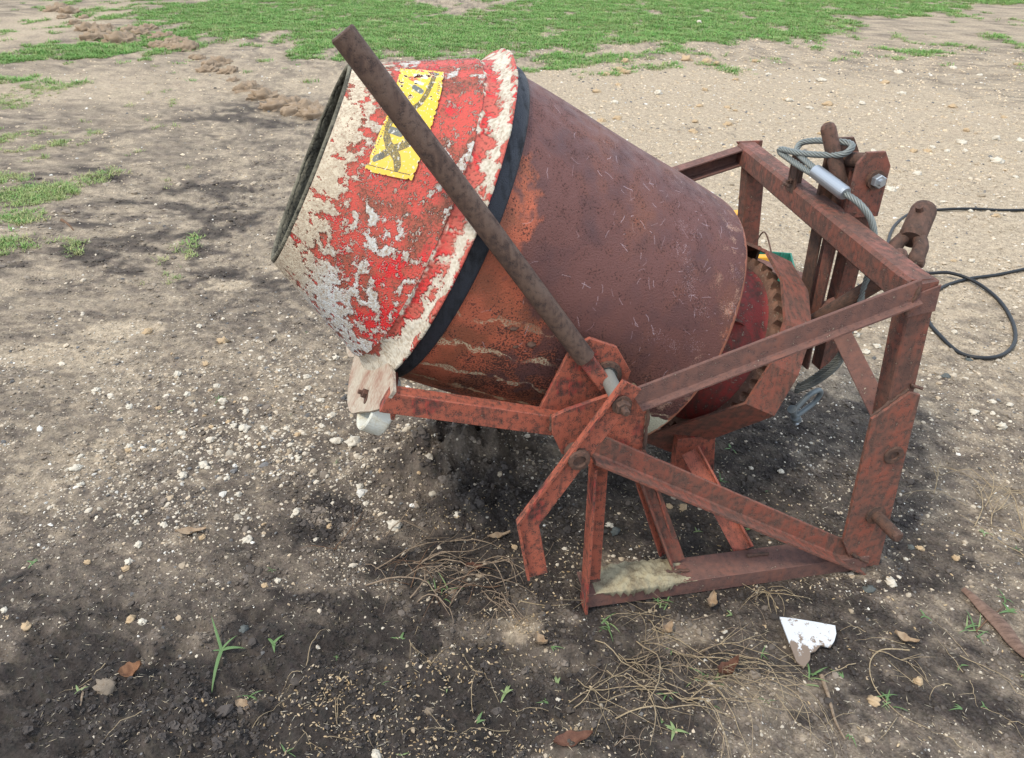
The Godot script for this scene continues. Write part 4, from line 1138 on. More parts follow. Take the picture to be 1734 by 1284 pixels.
func cement_pad() -> ArrayMesh:
	var st := SurfaceTool.new()
	st.begin(Mesh.PRIMITIVE_TRIANGLES)
	st.set_smooth_group(0)
	var g := noise(9.0, 61, 4)
	var f := noise(40.0, 62, 3)
	var NX := 70
	var NZ := 26
	var pt := func(i: int, k: int) -> Vector3:
		var x := 0.285 + 0.29 * i / NX
		var q := float(k) / NZ          # 0 back edge .. 0.75 front edge .. 1 drips down the face
		var edge := g.get_noise_2d(q * 0.35, 7.0) * 0.05 + f.get_noise_2d(q * 0.3, x) * 0.02
		var lim := smoothstep(0.0, 0.10, minf(x - 0.285, 0.55 - x + edge)) 
		var z := lerpf(0.492, 0.579, minf(q / 0.72, 1.0))
		var y := 0.0535 - (x - 0.262) * 0.0193
		var th := (0.004 + 0.009 * (g.get_noise_2d(x * 4.0, z * 4.0) + 0.7) + 0.006 * f.get_noise_2d(x, z)) * lim
		if q > 0.72:
			var d := (q - 0.72) / 0.28
			var drip := 0.012 + 0.028 * clampf(f.get_noise_2d(x * 1.6, 3.0) + 0.35, 0.0, 1.0)
			y -= d * drip * lim
			z += th * (1.0 - d * d) + 0.0005
			th *= 1.0 - d
		if lim <= 0.01: th = -0.003
		return Vector3(x, y + th, z)
	for i in NX:
		for k in NZ: quad(st, pt.call(i, k), pt.call(i + 1, k), pt.call(i + 1, k + 1), pt.call(i, k + 1))
	st.index()
	st.generate_normals()
	return st.commit()

func rope_mesh(path: PackedVector3Array, r: float) -> ArrayMesh:
	var st := new_st()
	var fr := frames_of(path)
	var strands := 6
	var len := 0.0
	var d := [0.0]
	for i in range(1, path.size()):
		len += path[i].distance_to(path[i - 1]); d.append(len)
	for s in strands:
		var p := PackedVector3Array()
		for i in path.size():
			var an: float = TAU * s / strands + d[i] / (r * 9.0) * TAU
			p.append(path[i] + (fr[i][0] * cos(an) + fr[i][1] * sin(an)) * r * 0.64)
		tube(st, p, r * 0.38, 6)
	st.generate_normals()
	return st.commit()

func build_rope(mx: Node3D):
	var M := func(x: float, y: float, z: float) -> Vector3: return mx.transform * Vector3(x, y, z)
	var t := thing("wire_rope_sling", "grey twisted wire rope sling looped over the hook on the mixer's headstock", "wire rope")
	# eye round the hook, both legs run into the ferrule
	var loop := [M.call(1.045, 0.962, 0.03), M.call(1.04, 0.975, -0.05), M.call(1.045, 0.985, -0.115), M.call(1.065, 1.003, -0.135), M.call(1.085, 1.018, -0.10), M.call(1.105, 1.03, -0.04), M.call(1.125, 1.035, 0.0), M.call(1.125, 1.03, 0.022), M.call(1.10, 1.012, 0.025), M.call(1.065, 1.0, -0.02), M.call(1.035, 0.988, -0.09), M.call(1.02, 0.982, -0.155), M.call(1.02, 0.972, -0.165), M.call(1.025, 0.965, -0.13), M.call(1.03, 0.958, -0.06), M.call(1.04, 0.952, 0.02)]
	obj("rope_eye", rope_mesh(curve(loop, 10), 0.0092), mats.wire, t)
	var fa: Vector3 = M.call(1.038, 0.964, 0.005)
	var fb: Vector3 = M.call(1.06, 0.938, 0.135)
	var dir := (fb - fa).normalized()
	var L := fa.distance_to(fb)
	var fer := obj("ferrule", turned(fa, fb, [[0, 0.012], [0, 0.017], [0.003, 0.0195], [L - 0.006, 0.0195], [L, 0.016], [L, 0.008]], 24), mats.zinc, t)
	fer.set_meta("label", "bright silver crimped ferrule")
	var tail := [M.call(1.058, 0.94, 0.12), M.call(1.075, 0.925, 0.185), M.call(1.10, 0.88, 0.222), M.call(1.112, 0.80, 0.235), M.call(1.112, 0.68, 0.236), M.call(1.105, 0.56, 0.235), M.call(1.10, 0.47, 0.215), M.call(1.085, 0.39, 0.168), M.call(1.06, 0.335, 0.135)]
	obj("rope_leg", rope_mesh(curve(tail, 10), 0.0092), mats.wire, t)
	var tail2 := [M.call(1.10, 0.55, 0.255), M.call(1.09, 0.46, 0.235), M.call(1.07, 0.38, 0.19), M.call(1.045, 0.33, 0.15), M.call(1.05, 0.318, 0.135), M.call(1.062, 0.335, 0.125)]
	obj("rope_leg", rope_mesh(curve(tail2, 10), 0.0090), mats.wire, t)
	# shackle hanging in the lower eye
	var k := thing("bow_shackle", "dark galvanised bow shackle hanging from the lower end of the wire rope", "shackle", M.call(1.075, 0.268, 0.15), deg_to_rad(30))
	var bow := [Vector3(-0.022, -0.035, 0), Vector3(-0.03, 0.0, 0), Vector3(-0.034, 0.03, 0), Vector3(-0.02, 0.058, 0), Vector3(0, 0.066, 0), Vector3(0.02, 0.058, 0), Vector3(0.034, 0.03, 0), Vector3(0.03, 0.0, 0), Vector3(0.022, -0.035, 0)]
	var tilt := Basis.from_euler(Vector3(0.2, 0, -0.9))
	for i in bow.size(): bow[i] = tilt * bow[i]
	obj("bow", tube_mesh(curve(bow, 6), 0.0085, 10), mats.shackle, k)
	var e0: Vector3 = tilt * Vector3(-0.04, -0.04, 0)
	var e1: Vector3 = tilt * Vector3(0.05, -0.04, 0)
	obj("pin", turned(e0, e1, [[0, 0.0001], [0, 0.014], [0.018, 0.014], [0.02, 0.0085], [0.06, 0.0085], [0.062, 0.015], [0.08, 0.015], [0.082, 0.006], [0.09, 0.005], [0.09, 0.0001]], 14), mats.shackle, k)
	var eye := []
	for i in 9: eye.append(e1 + tilt * Vector3(0.014 + 0.013 * cos(TAU * i / 8.0), 0.013 * sin(TAU * i / 8.0), 0))
	obj("pin_eye", tube_mesh(PackedVector3Array(eye), 0.004, 8), mats.zinc, k)

# ------------------------------------------------------------------ things on the ground
func gy(x: float, z: float) -> Vector3:
	return Vector3(x, height(x, z), z)

func build_stones():
	var meshes := []
	for k in 7: meshes.append(stone_mesh(200 + k, 0.55 + 0.05 * (k % 4), 9, 13, 0.42))
	var cols := [Vector3(206, 197, 180), Vector3(186, 162, 130), Vector3(130, 118, 104), Vector3(96, 100, 98)]
	var words := ["pale", "tan", "grey brown", "dark grey"]
	var sm := []
	for c in cols: sm.append(crust_mat(c, c * 0.66, 300 + sm.size() * 2, 0.09))
	mats.stones = sm
	var own := {0: "largest round white pebble in the gravel left of the roller", 3: "white pebble nearest the white roller, right of its pair", 2: "white pebble just left of the one nearest the roller", 5: "squarish orange tan stone in the gravel, far left of the drum", 6: "rounded orange tan stone in the gravel, left below the drum mouth", 12: "pale flat stone at the left edge of the gravel", 29: "grey white angular chip left of the mud in front of the mixer", 38: "flat grey brown lump of earth beside the curled brown leaf", 40: "smooth grey pebble behind the green grass shoot", 44: "large angular white stone in front of the spoil heap", 46: "grey brown stone under the dry twigs left of the lever", 48: "dark grey stone inside the frame behind the front leg", 50: "grey brown stone in the husks at the bottom", 51: "white stone cut by the bottom edge", 53: "white stone right of the rear corner of the frame", 54: "greenish grey block at the point of the diagonal brace", 59: "tan stone low on the right, near the curled twig", 58: "tan stone right of the curled twig", 63: "white block on the yard behind the hitch", 65: "white scrap of stone in the far grass", 66: "orange stone at the edge of the far grass", 67: "flat white slab on the yard, far right", 70: "cream rock at the grass edge behind the drum", 79: "flat white stone between the brace and the cable", 91: "white pebble on the spoil heap beside the roller"}
	var proto := {}
	for i in STONES.size():
		var s: Array = STONES[i]
		var k: int = s[3]
		var o := obj("stone", meshes[i % 7], sm[k])
		var r: float = s[2]
		o.position = gy(s[0], s[1]) + Vector3.UP * r * 0.10
		o.rotation = Vector3(rng.randf_range(-0.25, 0.25), rng.randf_range(0, TAU), rng.randf_range(-0.25, 0.25))
		o.scale = Vector3(r, r, r) * (1.0 if k != 2 else 1.05)
		if own.has(i): tag(o, own[i], "stone")
		else:
			var where := "on the yard behind the mixer" if s[1] < -3.4 else ("by the black cable on the right" if s[0] > 1.3 and s[1] < -2.0 else ("in the gravel left of the drum" if s[0] < -0.4 and s[1] < -1.9 else ("in the mud at the lower left" if s[0] < -0.1 else ("in the earth inside and under the mixer" if s[1] < -1.7 else "in the earth at the lower right"))))
			tag(o, "small %s pebble %s" % [words[k], where], "stone", "%s pebbles %s" % [words[k], where])

	# the middle sized pebbles of the gravel bed and of the stony yard behind
	for i in 190:
		var x: float
		var z: float
		var r: float
		if i < 95:
			x = clampf(rng.randfn(-0.85, 0.36), -1.8, -0.3); z = clampf(rng.randfn(-2.2, 0.28), -3.1, -1.6); r = 0.0075 * exp(rng.randfn(0, 0.32))
		else:
			z = -3.6 - 6.2 * pow(rng.randf(), 1.1); x = rng.randf_range(0.08, 0.78) * -z; r = rng.randf_range(0.0035, 0.0065) * -z
		var o := obj("stone", meshes[i % 7], sm[0 if rng.randf() < (0.65 if i < 95 else 0.35) else 1])
		o.position = gy(x, z) + Vector3.UP * r * 0.02
		o.rotation = Vector3(rng.randf_range(-0.3, 0.3), rng.randf_range(0, TAU), rng.randf_range(-0.3, 0.3))
		o.scale = Vector3(r, r * 0.85, r)
		var w: String = words[0] if o.material_override == sm[0] else words[1]
		var where := "in the gravel left of the drum" if i < 95 else "on the yard behind the mixer"
		tag(o, "small %s pebble %s" % [w, where], "stone", "%s pebbles %s" % [w, where])

func build_clods():
	var meshes := []
	for k in 4: meshes.append(stone_mesh(400 + k, 0.62, 16, 24, 0.40))
	var m := StandardMaterial3D.new()
	m.albedo_texture = mats.ground.albedo_texture
	m.normal_enabled = true
	m.normal_texture = mats.ground.normal_texture
	m.uv1_triplanar = true
	m.uv1_scale = Vector3.ONE * 1.7
	m.roughness = 0.95
	m.albedo_color = Color(0.64, 0.56, 0.47)
	var near_n := 0
	for i in CLODS.size():
		var c: Array = CLODS[i]
		var o := obj("soil_clod", meshes[i % 4], m)
		var d := absf(c[1])
		var r := rng.randf_range(0.11, 0.16) if d < 8.5 else (rng.randf_range(0.06, 0.13) if d < 10.5 else rng.randf_range(0.08, 0.2))
		o.position = gy(c[0], c[1]) - Vector3.UP * r * 0.12
		o.rotation = Vector3(rng.randf_range(-0.2, 0.2), rng.randf_range(0.3, 1.1), rng.randf_range(-0.2, 0.2))
		o.scale = Vector3(r * 1.15, r * 1.05, r * 0.95)
		if d < 8.5:
			near_n += 1
			tag(o, "tan clod of the tyre track behind the drum mouth, " + ["first from the left", "second from the left", "third from the left", "fourth from the left", "fifth from the left", "nearest to the drum mouth", "set apart at the upper end"][mini(near_n - 1, 6)], "clod", "clods along the near end of the tyre track")
		elif d < 10.6: tag(o, "brown clod in the middle of the tyre track", "clod", "clods in the middle of the tyre track")
		else: tag(o, "clod among the churned earth at the far left track", "clod", "clods in the far churned track")

func leaf_mesh(L: float, W: float, curl: float) -> ArrayMesh:
	var st := SurfaceTool.new()
	st.begin(Mesh.PRIMITIVE_TRIANGLES)
	st.set_smooth_group(0)
	var n := 10
	var pt := func(i: int, k: int, up: float) -> Vector3:
		var f := float(i) / n
		var w := W * pow(sin(PI * pow(f, 0.8)), 0.8) + 0.0006
		var s := float(k - 2) / 2.0
		return Vector3((f - 0.5) * L, curl * (s * s * 0.5 + pow(f - 0.5, 2.0) * 2.2) * L + up + 0.003 * sin(f * 9.0 + s * 2.0), s * w * (1.0 + 0.15 * sin(f * 17.0)))
	for up in [0.0, -0.0012]:
		for i in n:
			for k in 4:
				quad(st, pt.call(i, k, up), pt.call(i + 1, k, up), pt.call(i + 1, k + 1, up), pt.call(i, k + 1, up))
	st.index()
	st.generate_normals()
	return st.commit()

func grain_mat(c: Vector3, d: Vector3, sd: int, sc := Vector3(12, 12, 12), rough := 0.8) -> StandardMaterial3D:
	var m := crust_mat(c, d, sd, 1.0)
	m.uv1_scale = sc
	m.roughness = rough
	m.normal_scale = 0.5
	return m

func build_leaves():
	var brown := grain_mat(Vector3(132, 98, 74), Vector3(92, 66, 52), 501, Vector3(14, 14, 14), 0.6)
	var buff := grain_mat(Vector3(158, 138, 114), Vector3(118, 98, 80), 503, Vector3(14, 14, 14), 0.7)
	var red := grain_mat(Vector3(106, 76, 62), Vector3(80, 56, 48), 505, Vector3(14, 14, 14), 0.6)
	for e in [[-0.916, -1.22, 0.052, 0.020, 0.5, 0.5, brown, "curled brown leaf on the mud at the lower left"],
			[-0.953, -1.715, 0.085, 0.017, 0.15, 0.35, buff, "long buff leaf lying on the gravel, left of centre"],
			[0.535, -1.452, 0.055, 0.013, 0.5, 1.2, buff, "buff leaf standing on edge in front of the base rail"],
			[-0.038, -1.706, 0.07, 0.011, 0.2, 0.25, buff, "narrow buff leaf behind the foot of the lever"],
			[0.072, -1.32, 0.04, 0.012, 0.6, -0.7, buff, "curled buff leaf on the smeared mud"],
			[0.136, -1.042, 0.09, 0.016, 0.2, 0.2, red, "reddish leaf at the bottom edge of the ground in the middle"],
			[-0.11, -1.58, 0.05, 0.014, 0.4, 0.1, red, "red brown leaf among the dry twigs left of the lever"],
			[0.52, -1.22, 0.07, 0.016, 0.5, 0.6, red, "rust coloured leaf under the dry grass at the bottom"],
			[1.0, -1.33, 0.06, 0.012, 0.3, -0.4, buff, "buff leaf beside the strip of bark"],
			[0.40, -1.36, 0.045, 0.012, 0.5, 0.9, buff, "small buff leaf below the dried cement on the rail"],
			[-0.62, -1.13, 0.04, 0.011, 0.4, -0.5, buff, "small buff leaf in the muddy hollow"],
			[1.48, -2.95, 0.075, 0.018, 0.3, 0.3, buff, "pale leaf on the ground between frame and cable"]]:
		var o := obj("fallen_leaf", leaf_mesh(e[2], e[3], e[4]), e[6])
		o.position = gy(e[0], e[1]) + Vector3.UP * 0.006
		o.rotation = Vector3(rng.randf_range(-0.3, 0.3), e[5], rng.randf_range(-0.2, 0.2))
		tag(o, e[7], "leaf", "fallen leaves")

func build_scrap():
	# a torn corner of thick white card, half sunk in the mud
	var t := thing("white_scrap", "torn triangular white scrap of card half sunk in the mud at the front right", "scrap", gy(0.745, -1.315))
	var out := [[-0.055, -0.062], [-0.02, -0.060], [0.035, -0.05], [0.082, -0.040], [0.078, -0.018], [0.068, 0.0], [0.052, 0.018], [0.03, 0.012], [0.012, 0.028], [-0.002, 0.032], [-0.008, 0.05], [-0.03, 0.072], [-0.044, 0.055], [-0.048, 0.01]]
	var W := 256
	var a := nb(W, W, 0.02, 551, 5)
	var c := nb(W, W, 0.1, 552, 3)
	var by := PackedByteArray(); by.resize(W * W * 3)
	for y in W:
		for x in W:
			var i := y * W + x
			var q := clampf(((a[i] / 255.0) * 0.7 + (c[i] / 255.0) * 0.3 + 0.62 * smoothstep(0.35, 0.85, float(y) / W) - 0.62) * 7.0, 0.0, 1.0)
			var col := mixc(Vector3(184, 187, 190), Vector3(112, 97, 84), q)
			by[i * 3] = int(col.x); by[i * 3 + 1] = int(col.y); by[i * 3 + 2] = int(col.z)
	var m := StandardMaterial3D.new()
	m.albedo_texture = tex_of(lay(by, W, W))
	m.roughness = 0.7
	var st := SurfaceTool.new()
	st.begin(Mesh.PRIMITIVE_TRIANGLES)
	st.set_smooth_group(-1)
	var poly := PackedVector2Array()
	for p in out: poly.append(Vector2(p[0], p[1]))
	var tr := Geometry2D.triangulate_polygon(poly)
	var pos := func(v: Vector2, up: float) -> Vector3: return Vector3(v.x, 0.022 - v.y * 0.20 + up + 0.10 * maxf(0.0, -v.x - 0.03), v.y)
	for i in range(0, tr.size(), 3):
		for up in [0.0, -0.004]:
			for k in 3:
				var v := poly[tr[i + k]]
				st.set_uv(Vector2((v.x + 0.06) / 0.145, (v.y + 0.064) / 0.14))
				st.add_vertex(pos.call(v, up))
	for i in poly.size():
		var p := poly[i]
		var q := poly[(i + 1) % poly.size()]
		for e in [[p, 0.0], [q, 0.0], [q, -0.004], [p, 0.0], [q, -0.004], [p, -0.004]]:
			st.set_uv(Vector2((e[0].x + 0.06) / 0.145, (e[0].y + 0.064) / 0.14))
			st.add_vertex(pos.call(e[0], e[1]))
	st.generate_normals()
	obj("card", st.commit(), m, t)

func twig_path(x: float, z: float, an: float, L: float, bend: float, lift: float, n := 9) -> PackedVector3Array:
	var p := PackedVector3Array()
	var a := an
	var q := Vector2(x, z)
	for i in n + 1:
		var f := float(i) / n
		var g := height(q.x, q.y)
		p.append(Vector3(q.x, g + 0.003 + lift * sin(PI * f) + 0.004 * rng.randf(), q.y))
		a += bend / n + rng.randfn(0, 0.09)
		q += Vector2(cos(a), sin(a)) * L / n
	return p

func taper(n: int, r: float) -> Array:
	var out := []
	for i in n: out.append(r * (1.0 - 0.7 * i / (n - 1.0)))
	return out

func add_twigs(t: Node3D, n: int, spread: Vector2, L: Vector2, r: Vector2, m: Material, an0: float, an1: float, lift: float, branch := 0.5):
	for k in n:
		var x := t.position.x + rng.randfn(0, spread.x)
		var z := t.position.z + rng.randfn(0, spread.y)
		var p := twig_path(x, z, rng.randf_range(an0, an1), rng.randf_range(L.x, L.y), rng.randf_range(-1.2, 1.2), rng.randf_range(0.2, 1.0) * lift)
		for i in p.size(): p[i] -= t.position
		var rr := rng.randf_range(r.x, r.y)
		var st := new_st()
		tube(st, p, taper(p.size(), rr), 5)
		if rng.randf() < branch:
			for b in rng.randi_range(1, 3):
				var s := rng.randi_range(2, 6)
				var d := (p[s + 1] - p[s]).normalized().rotated(Vector3.UP, rng.randf_range(0.4, 1.0) * (1 if rng.randf() < 0.5 else -1))
				var bl := rng.randf_range(0.03, 0.09)
				tube(st, PackedVector3Array([p[s], p[s] + d * bl * 0.5 + Vector3.UP * 0.004, p[s] + d * bl + Vector3.UP * rng.randf_range(-0.004, 0.012)]), [rr * 0.6, rr * 0.45, rr * 0.2], 5)
		st.generate_normals()
		obj("twig", st.commit(), m, t)

func build_twigs():
	var grey := grain_mat(Vector3(138, 122, 104), Vector3(92, 78, 66), 521, Vector3(30, 30, 30))
	var straw := grain_mat(Vector3(160, 144, 118), Vector3(116, 100, 78), 523, Vector3(30, 30, 30))
	var dark := grain_mat(Vector3(112, 88, 70), Vector3(72, 56, 46), 525, Vector3(30, 30, 30))
	var bark := grain_mat(Vector3(120, 98, 86), Vector3(82, 66, 58), 527, Vector3(6, 30, 30))
	var t := thing("twig_tangle", "tangle of dry grey brown twigs on the mud left of the bent lever", "twigs", gy(-0.21, -1.564))
	add_twigs(t, 26, Vector2(0.11, 0.055), Vector2(0.10, 0.30), Vector2(0.0012, 0.0030), grey, -0.6, 0.5, 0.05)
	add_twigs(t, 10, Vector2(0.10, 0.05), Vector2(0.08, 0.2), Vector2(0.001, 0.002), dark, 0, TAU, 0.03)
	t = thing("twig_tangle", "long twigs hanging from the tangle towards the smeared mud", "twigs", gy(-0.06, -1.50))
	add_twigs(t, 7, Vector2(0.03, 0.03), Vector2(0.12, 0.24), Vector2(0.0012, 0.0026), grey, 0.9, 2.0, 0.04)
	t = thing("twig_tangle", "heap of dry grass stalks at the bottom, left of the white scrap", "twigs", gy(0.47, -1.20))
	add_twigs(t, 34, Vector2(0.11, 0.06), Vector2(0.10, 0.26), Vector2(0.0006, 0.0015), straw, 0.1, 1.3, 0.04, 0.4)
	add_twigs(t, 70, Vector2(0.12, 0.07), Vector2(0.03, 0.10), Vector2(0.0006, 0.0013), grey, 0, TAU, 0.03, 0.3)
	t = thing("twig_tangle", "loose dry stalks on the mud below the front leg", "twigs", gy(0.30, -1.33))
	add_twigs(t, 10, Vector2(0.10, 0.04), Vector2(0.12, 0.36), Vector2(0.001, 0.002), straw, 0.2, 0.9, 0.03, 0.3)
	t = thing("twig_tangle", "forked straw coloured stem lying across the ground at the bottom middle", "twigs", gy(0.20, -1.15))
	add_twigs(t, 6, Vector2(0.05, 0.04), Vector2(0.15, 0.36), Vector2(0.001, 0.0022), straw, -0.5, 0.2, 0.02, 0.8)
	t = thing("twig_tangle", "dry branching weed at the right edge below the cable", "twigs", gy(1.48, -1.80))
	add_twigs(t, 18, Vector2(0.08, 0.10), Vector2(0.12, 0.34), Vector2(0.001, 0.0022), straw, -2.8, -0.4, 0.06, 0.8)
	t = thing("twig_tangle", "spray of dead pine needles in front of the base rail", "twigs", gy(0.70, -1.49))
	add_twigs(t, 14, Vector2(0.012, 0.012), Vector2(0.05, 0.12), Vector2(0.0009, 0.0015), straw, 0.3, 3.0, 0.03, 0.0)
	t = thing("twig_tangle", "thin stalks lying below the dried cement on the rail", "twigs", gy(0.36, -1.42))
	add_twigs(t, 10, Vector2(0.05, 0.02), Vector2(0.05, 0.16), Vector2(0.0009, 0.0016), straw, 0.0, PI, 0.03, 0.3)
	t = thing("twig_tangle", "scattered fine stems over the lower right ground", "twigs", gy(1.0, -1.20))
	add_twigs(t, 22, Vector2(0.20, 0.12), Vector2(0.05, 0.16), Vector2(0.0007, 0.0015), straw, 0, TAU, 0.015, 0.2)
	t = thing("twig_tangle", "fine roots and straws strewn over the mud at the lower left", "twigs", gy(-0.45, -1.15))
	add_twigs(t, 26, Vector2(0.32, 0.13), Vector2(0.03, 0.12), Vector2(0.0007, 0.0014), straw, 0, TAU, 0.012, 0.2)
	# the curled twig and others lying singly
	for e in [[[[1.0, -1.30], [0.93, -1.30], [0.885, -1.26], [0.87, -1.19], [0.90, -1.12], [0.95, -1.08]], 0.0022, straw, "curled pale twig on the ground at the lower right"],
			[[[0.75, -1.22], [0.745, -1.16], [0.74, -1.10], [0.745, -1.05]], 0.006, grey, "grey stick lying below the white scrap"],
			[[[1.20, -1.36], [1.25, -1.40], [1.31, -1.44]], 0.003, dark, "thin dark twig crossing the strip of bark"],
			[[[-1.03, -1.20], [-1.01, -1.16], [-1.0, -1.13]], 0.005, grey, "short grey stick on the mud beside the curled leaf"],
			[[[0.02, -1.46], [0.09, -1.45], [0.16, -1.455]], 0.0016, straw, "straw lying between the lever and the front leg"],
			[[[-2.64, -4.35], [-2.56, -4.27], [-2.50, -4.20]], 0.010, dark, "dark stick on the yard at the far left"]]:
		var P := []
		for q in e[0]: P.append(gy(q[0], q[1]) + Vector3.UP * 0.004)
		var c := curve(P, 6)
		var o := obj("fallen_twig", tube_mesh(c, taper(c.size(), e[1]), 6), e[2])
		tag(o, e[3], "twig")
	# strip of bark
	var st := new_st()
	var b0 := Vector2(1.235, -1.50)
	var b1 := Vector2(1.30, -1.24)
	var prev := []
	for i in 13:
		var f := i / 12.0
		var q := b0.lerp(b1, f) + Vector2(0.008 * sin(f * 5.0), 0)
		var w := 0.018 * sin(PI * clampf(f * 0.9 + 0.08, 0, 1)) + 0.003
		var y := height(q.x, q.y) + 0.012
		var row := []
		for k in 7:
			var s := (k - 3) / 3.0
			row.append(Vector3(q.x + s * w, y + 0.010 * (1.0 - s * s) * 0.8, q.y - s * w * 0.25))
		for k in 7:
			var s := (3 - k) / 3.0
			row.append(Vector3(q.x + s * w, y + 0.010 * (1.0 - s * s) * 0.8 - 0.003, q.y - s * w * 0.25))
		if prev:
			for k in 14: quad(st, prev[k], row[k], row[(k + 1) % 14], prev[(k + 1) % 14])
		prev = row
	var o := obj("bark_strip", done(st), bark)
	tag(o, "long reddish strip of bark on the ground at the right", "bark")

func blade(st: SurfaceTool, at: Vector3, dir: Vector3, L: float, w: float, droop: float):
	var side := dir.cross(Vector3.UP).normalized()
	if side.length() < 0.1: side = Vector3.RIGHT
	var n := 4
	var prev := []
	var p := at
	var d := dir
	for i in n + 1:
		var f := float(i) / n
		var ww := w * (1.0 - f * f) + 0.0002
		var row := [p - side * ww, p + Vector3.UP * 0.0004 - d * 0.0, p + side * ww]
		if prev:
			quad(st, prev[0], row[0], row[1], prev[1])
			quad(st, prev[1], row[1], row[2], prev[2])
		prev = row
		d = (d + Vector3.DOWN * droop / n).normalized()
		p += d * L / n

func build_weeds():
	var green := plain(Color(0.33, 0.43, 0.26), 0.6)
	green.backlight_enabled = true
	green.backlight = Color(0.12, 0.18, 0.06)
	var pale := plain(Color(0.44, 0.50, 0.33), 0.6)
	# the grass shoot by the muddy hollow
	var t := thing("grass_shoot", "long bladed green grass shoot at the edge of the muddy hollow", "grass", gy(-0.725, -1.29))
	for e in [[Vector3(-0.4, 0.9, -0.7), 0.10, 0.0035], [Vector3(0.9, 0.5, -0.1), 0.06, 0.005], [Vector3(-0.9, 0.35, 0.15), 0.08, 0.003], [Vector3(0.05, 0.3, 1.0), 0.12, 0.0045], [Vector3(0.5, 0.7, -0.6), 0.05, 0.003]]:
		var st := new_st()
		blade(st, Vector3.ZERO, e[0].normalized(), e[1], e[2], 0.9)
		obj("blade", done(st), green, t)
	# seedlings: one shape of each kind, copied
	var kinds := []
	for k in 6:
		var st := new_st()
		for b in 2 + k:
			var an := rng.randf_range(0, TAU)
			blade(st, Vector3.ZERO, Vector3(cos(an), rng.randf_range(0.5, 1.4), sin(an)).normalized(), rng.randf_range(0.012, 0.03), 0.0014 if k % 2 else 0.003, 0.9)
		kinds.append(done(st))
	for i in 66:
		var x: float
		var z: float
		if i < 28: x = rng.randf_range(0.3, 1.5); z = rng.randf_range(-1.75, -1.05)
		elif i < 42: x = rng.randf_range(-0.7, 0.4); z = rng.randf_range(-1.35, -1.02)
		elif i < 56: x = rng.randf_range(0.3, 0.95); z = rng.randf_range(-2.2, -1.75)
		else: x = rng.randf_range(-1.6, -0.5); z = rng.randf_range(-3.2, -1.1)
		var o := obj("seedling", kinds[i % 6], green if i % 4 else pale)
		o.position = gy(x, z)
		o.rotation.y = rng.randf_range(0, TAU)
		o.scale = Vector3.ONE * rng.randf_range(0.5, 1.3)
		var place: String = ["in the earth right of the frame" if x > 0.85 else "in the earth in front of the base rail", "in the dark mud at the bottom", "in the earth under the mixer", "in the gravel at the left"][0 if i < 28 else (1 if i < 42 else (2 if i < 56 else 3))]
		tag(o, "tiny green seedling " + place, "seedling", "seedlings " + place)
	# bigger tufts
	for e in [[1.20, -1.36, 0.06, "green grass tuft beside the strip of bark"], [1.28, -1.20, 0.05, "green tuft at the lower right corner"], [0.41, -1.46, 0.035, "green tuft under the dried cement on the rail"], [0.47, -1.21, 0.06, "green grass growing through the dry stalks at the bottom"], [0.88, -1.16, 0.03, "green sprig near the curled twig"], [0.25, -1.38, 0.04, "small green tuft right of the front leg's point"], [-0.20, -1.50, 0.045, "few green blades under the dry twigs"], [0.72, -1.215, 0.03, "little green weed at the tip of the white scrap"]]:
		var g := thing("grass_tuft", e[3], "grass", gy(e[0], e[1]))
		for b in 9:
			var st := new_st()
			var an := rng.randf_range(0, TAU)
			blade(st, Vector3(rng.randfn(0, 0.012), 0, rng.randfn(0, 0.012)), Vector3(cos(an), rng.randf_range(0.4, 1.4), sin(an)).normalized(), e[2] * rng.randf_range(0.6, 1.4), 0.0018, 0.8)
			obj("blade", done(st), green if b % 3 else pale, g)

func grass_mask(x: float, z: float) -> float:
	var g := patch(GRASS, x, z)
	var n := n_mid.get_noise_2d(x * 1.1 + 200.0, z * 0.7)
	var b := n_big.get_noise_2d(x * 1.4 - 80.0, z * 1.4)
	return g * 0.95 + n * 0.95 + b * 0.55 - 0.30

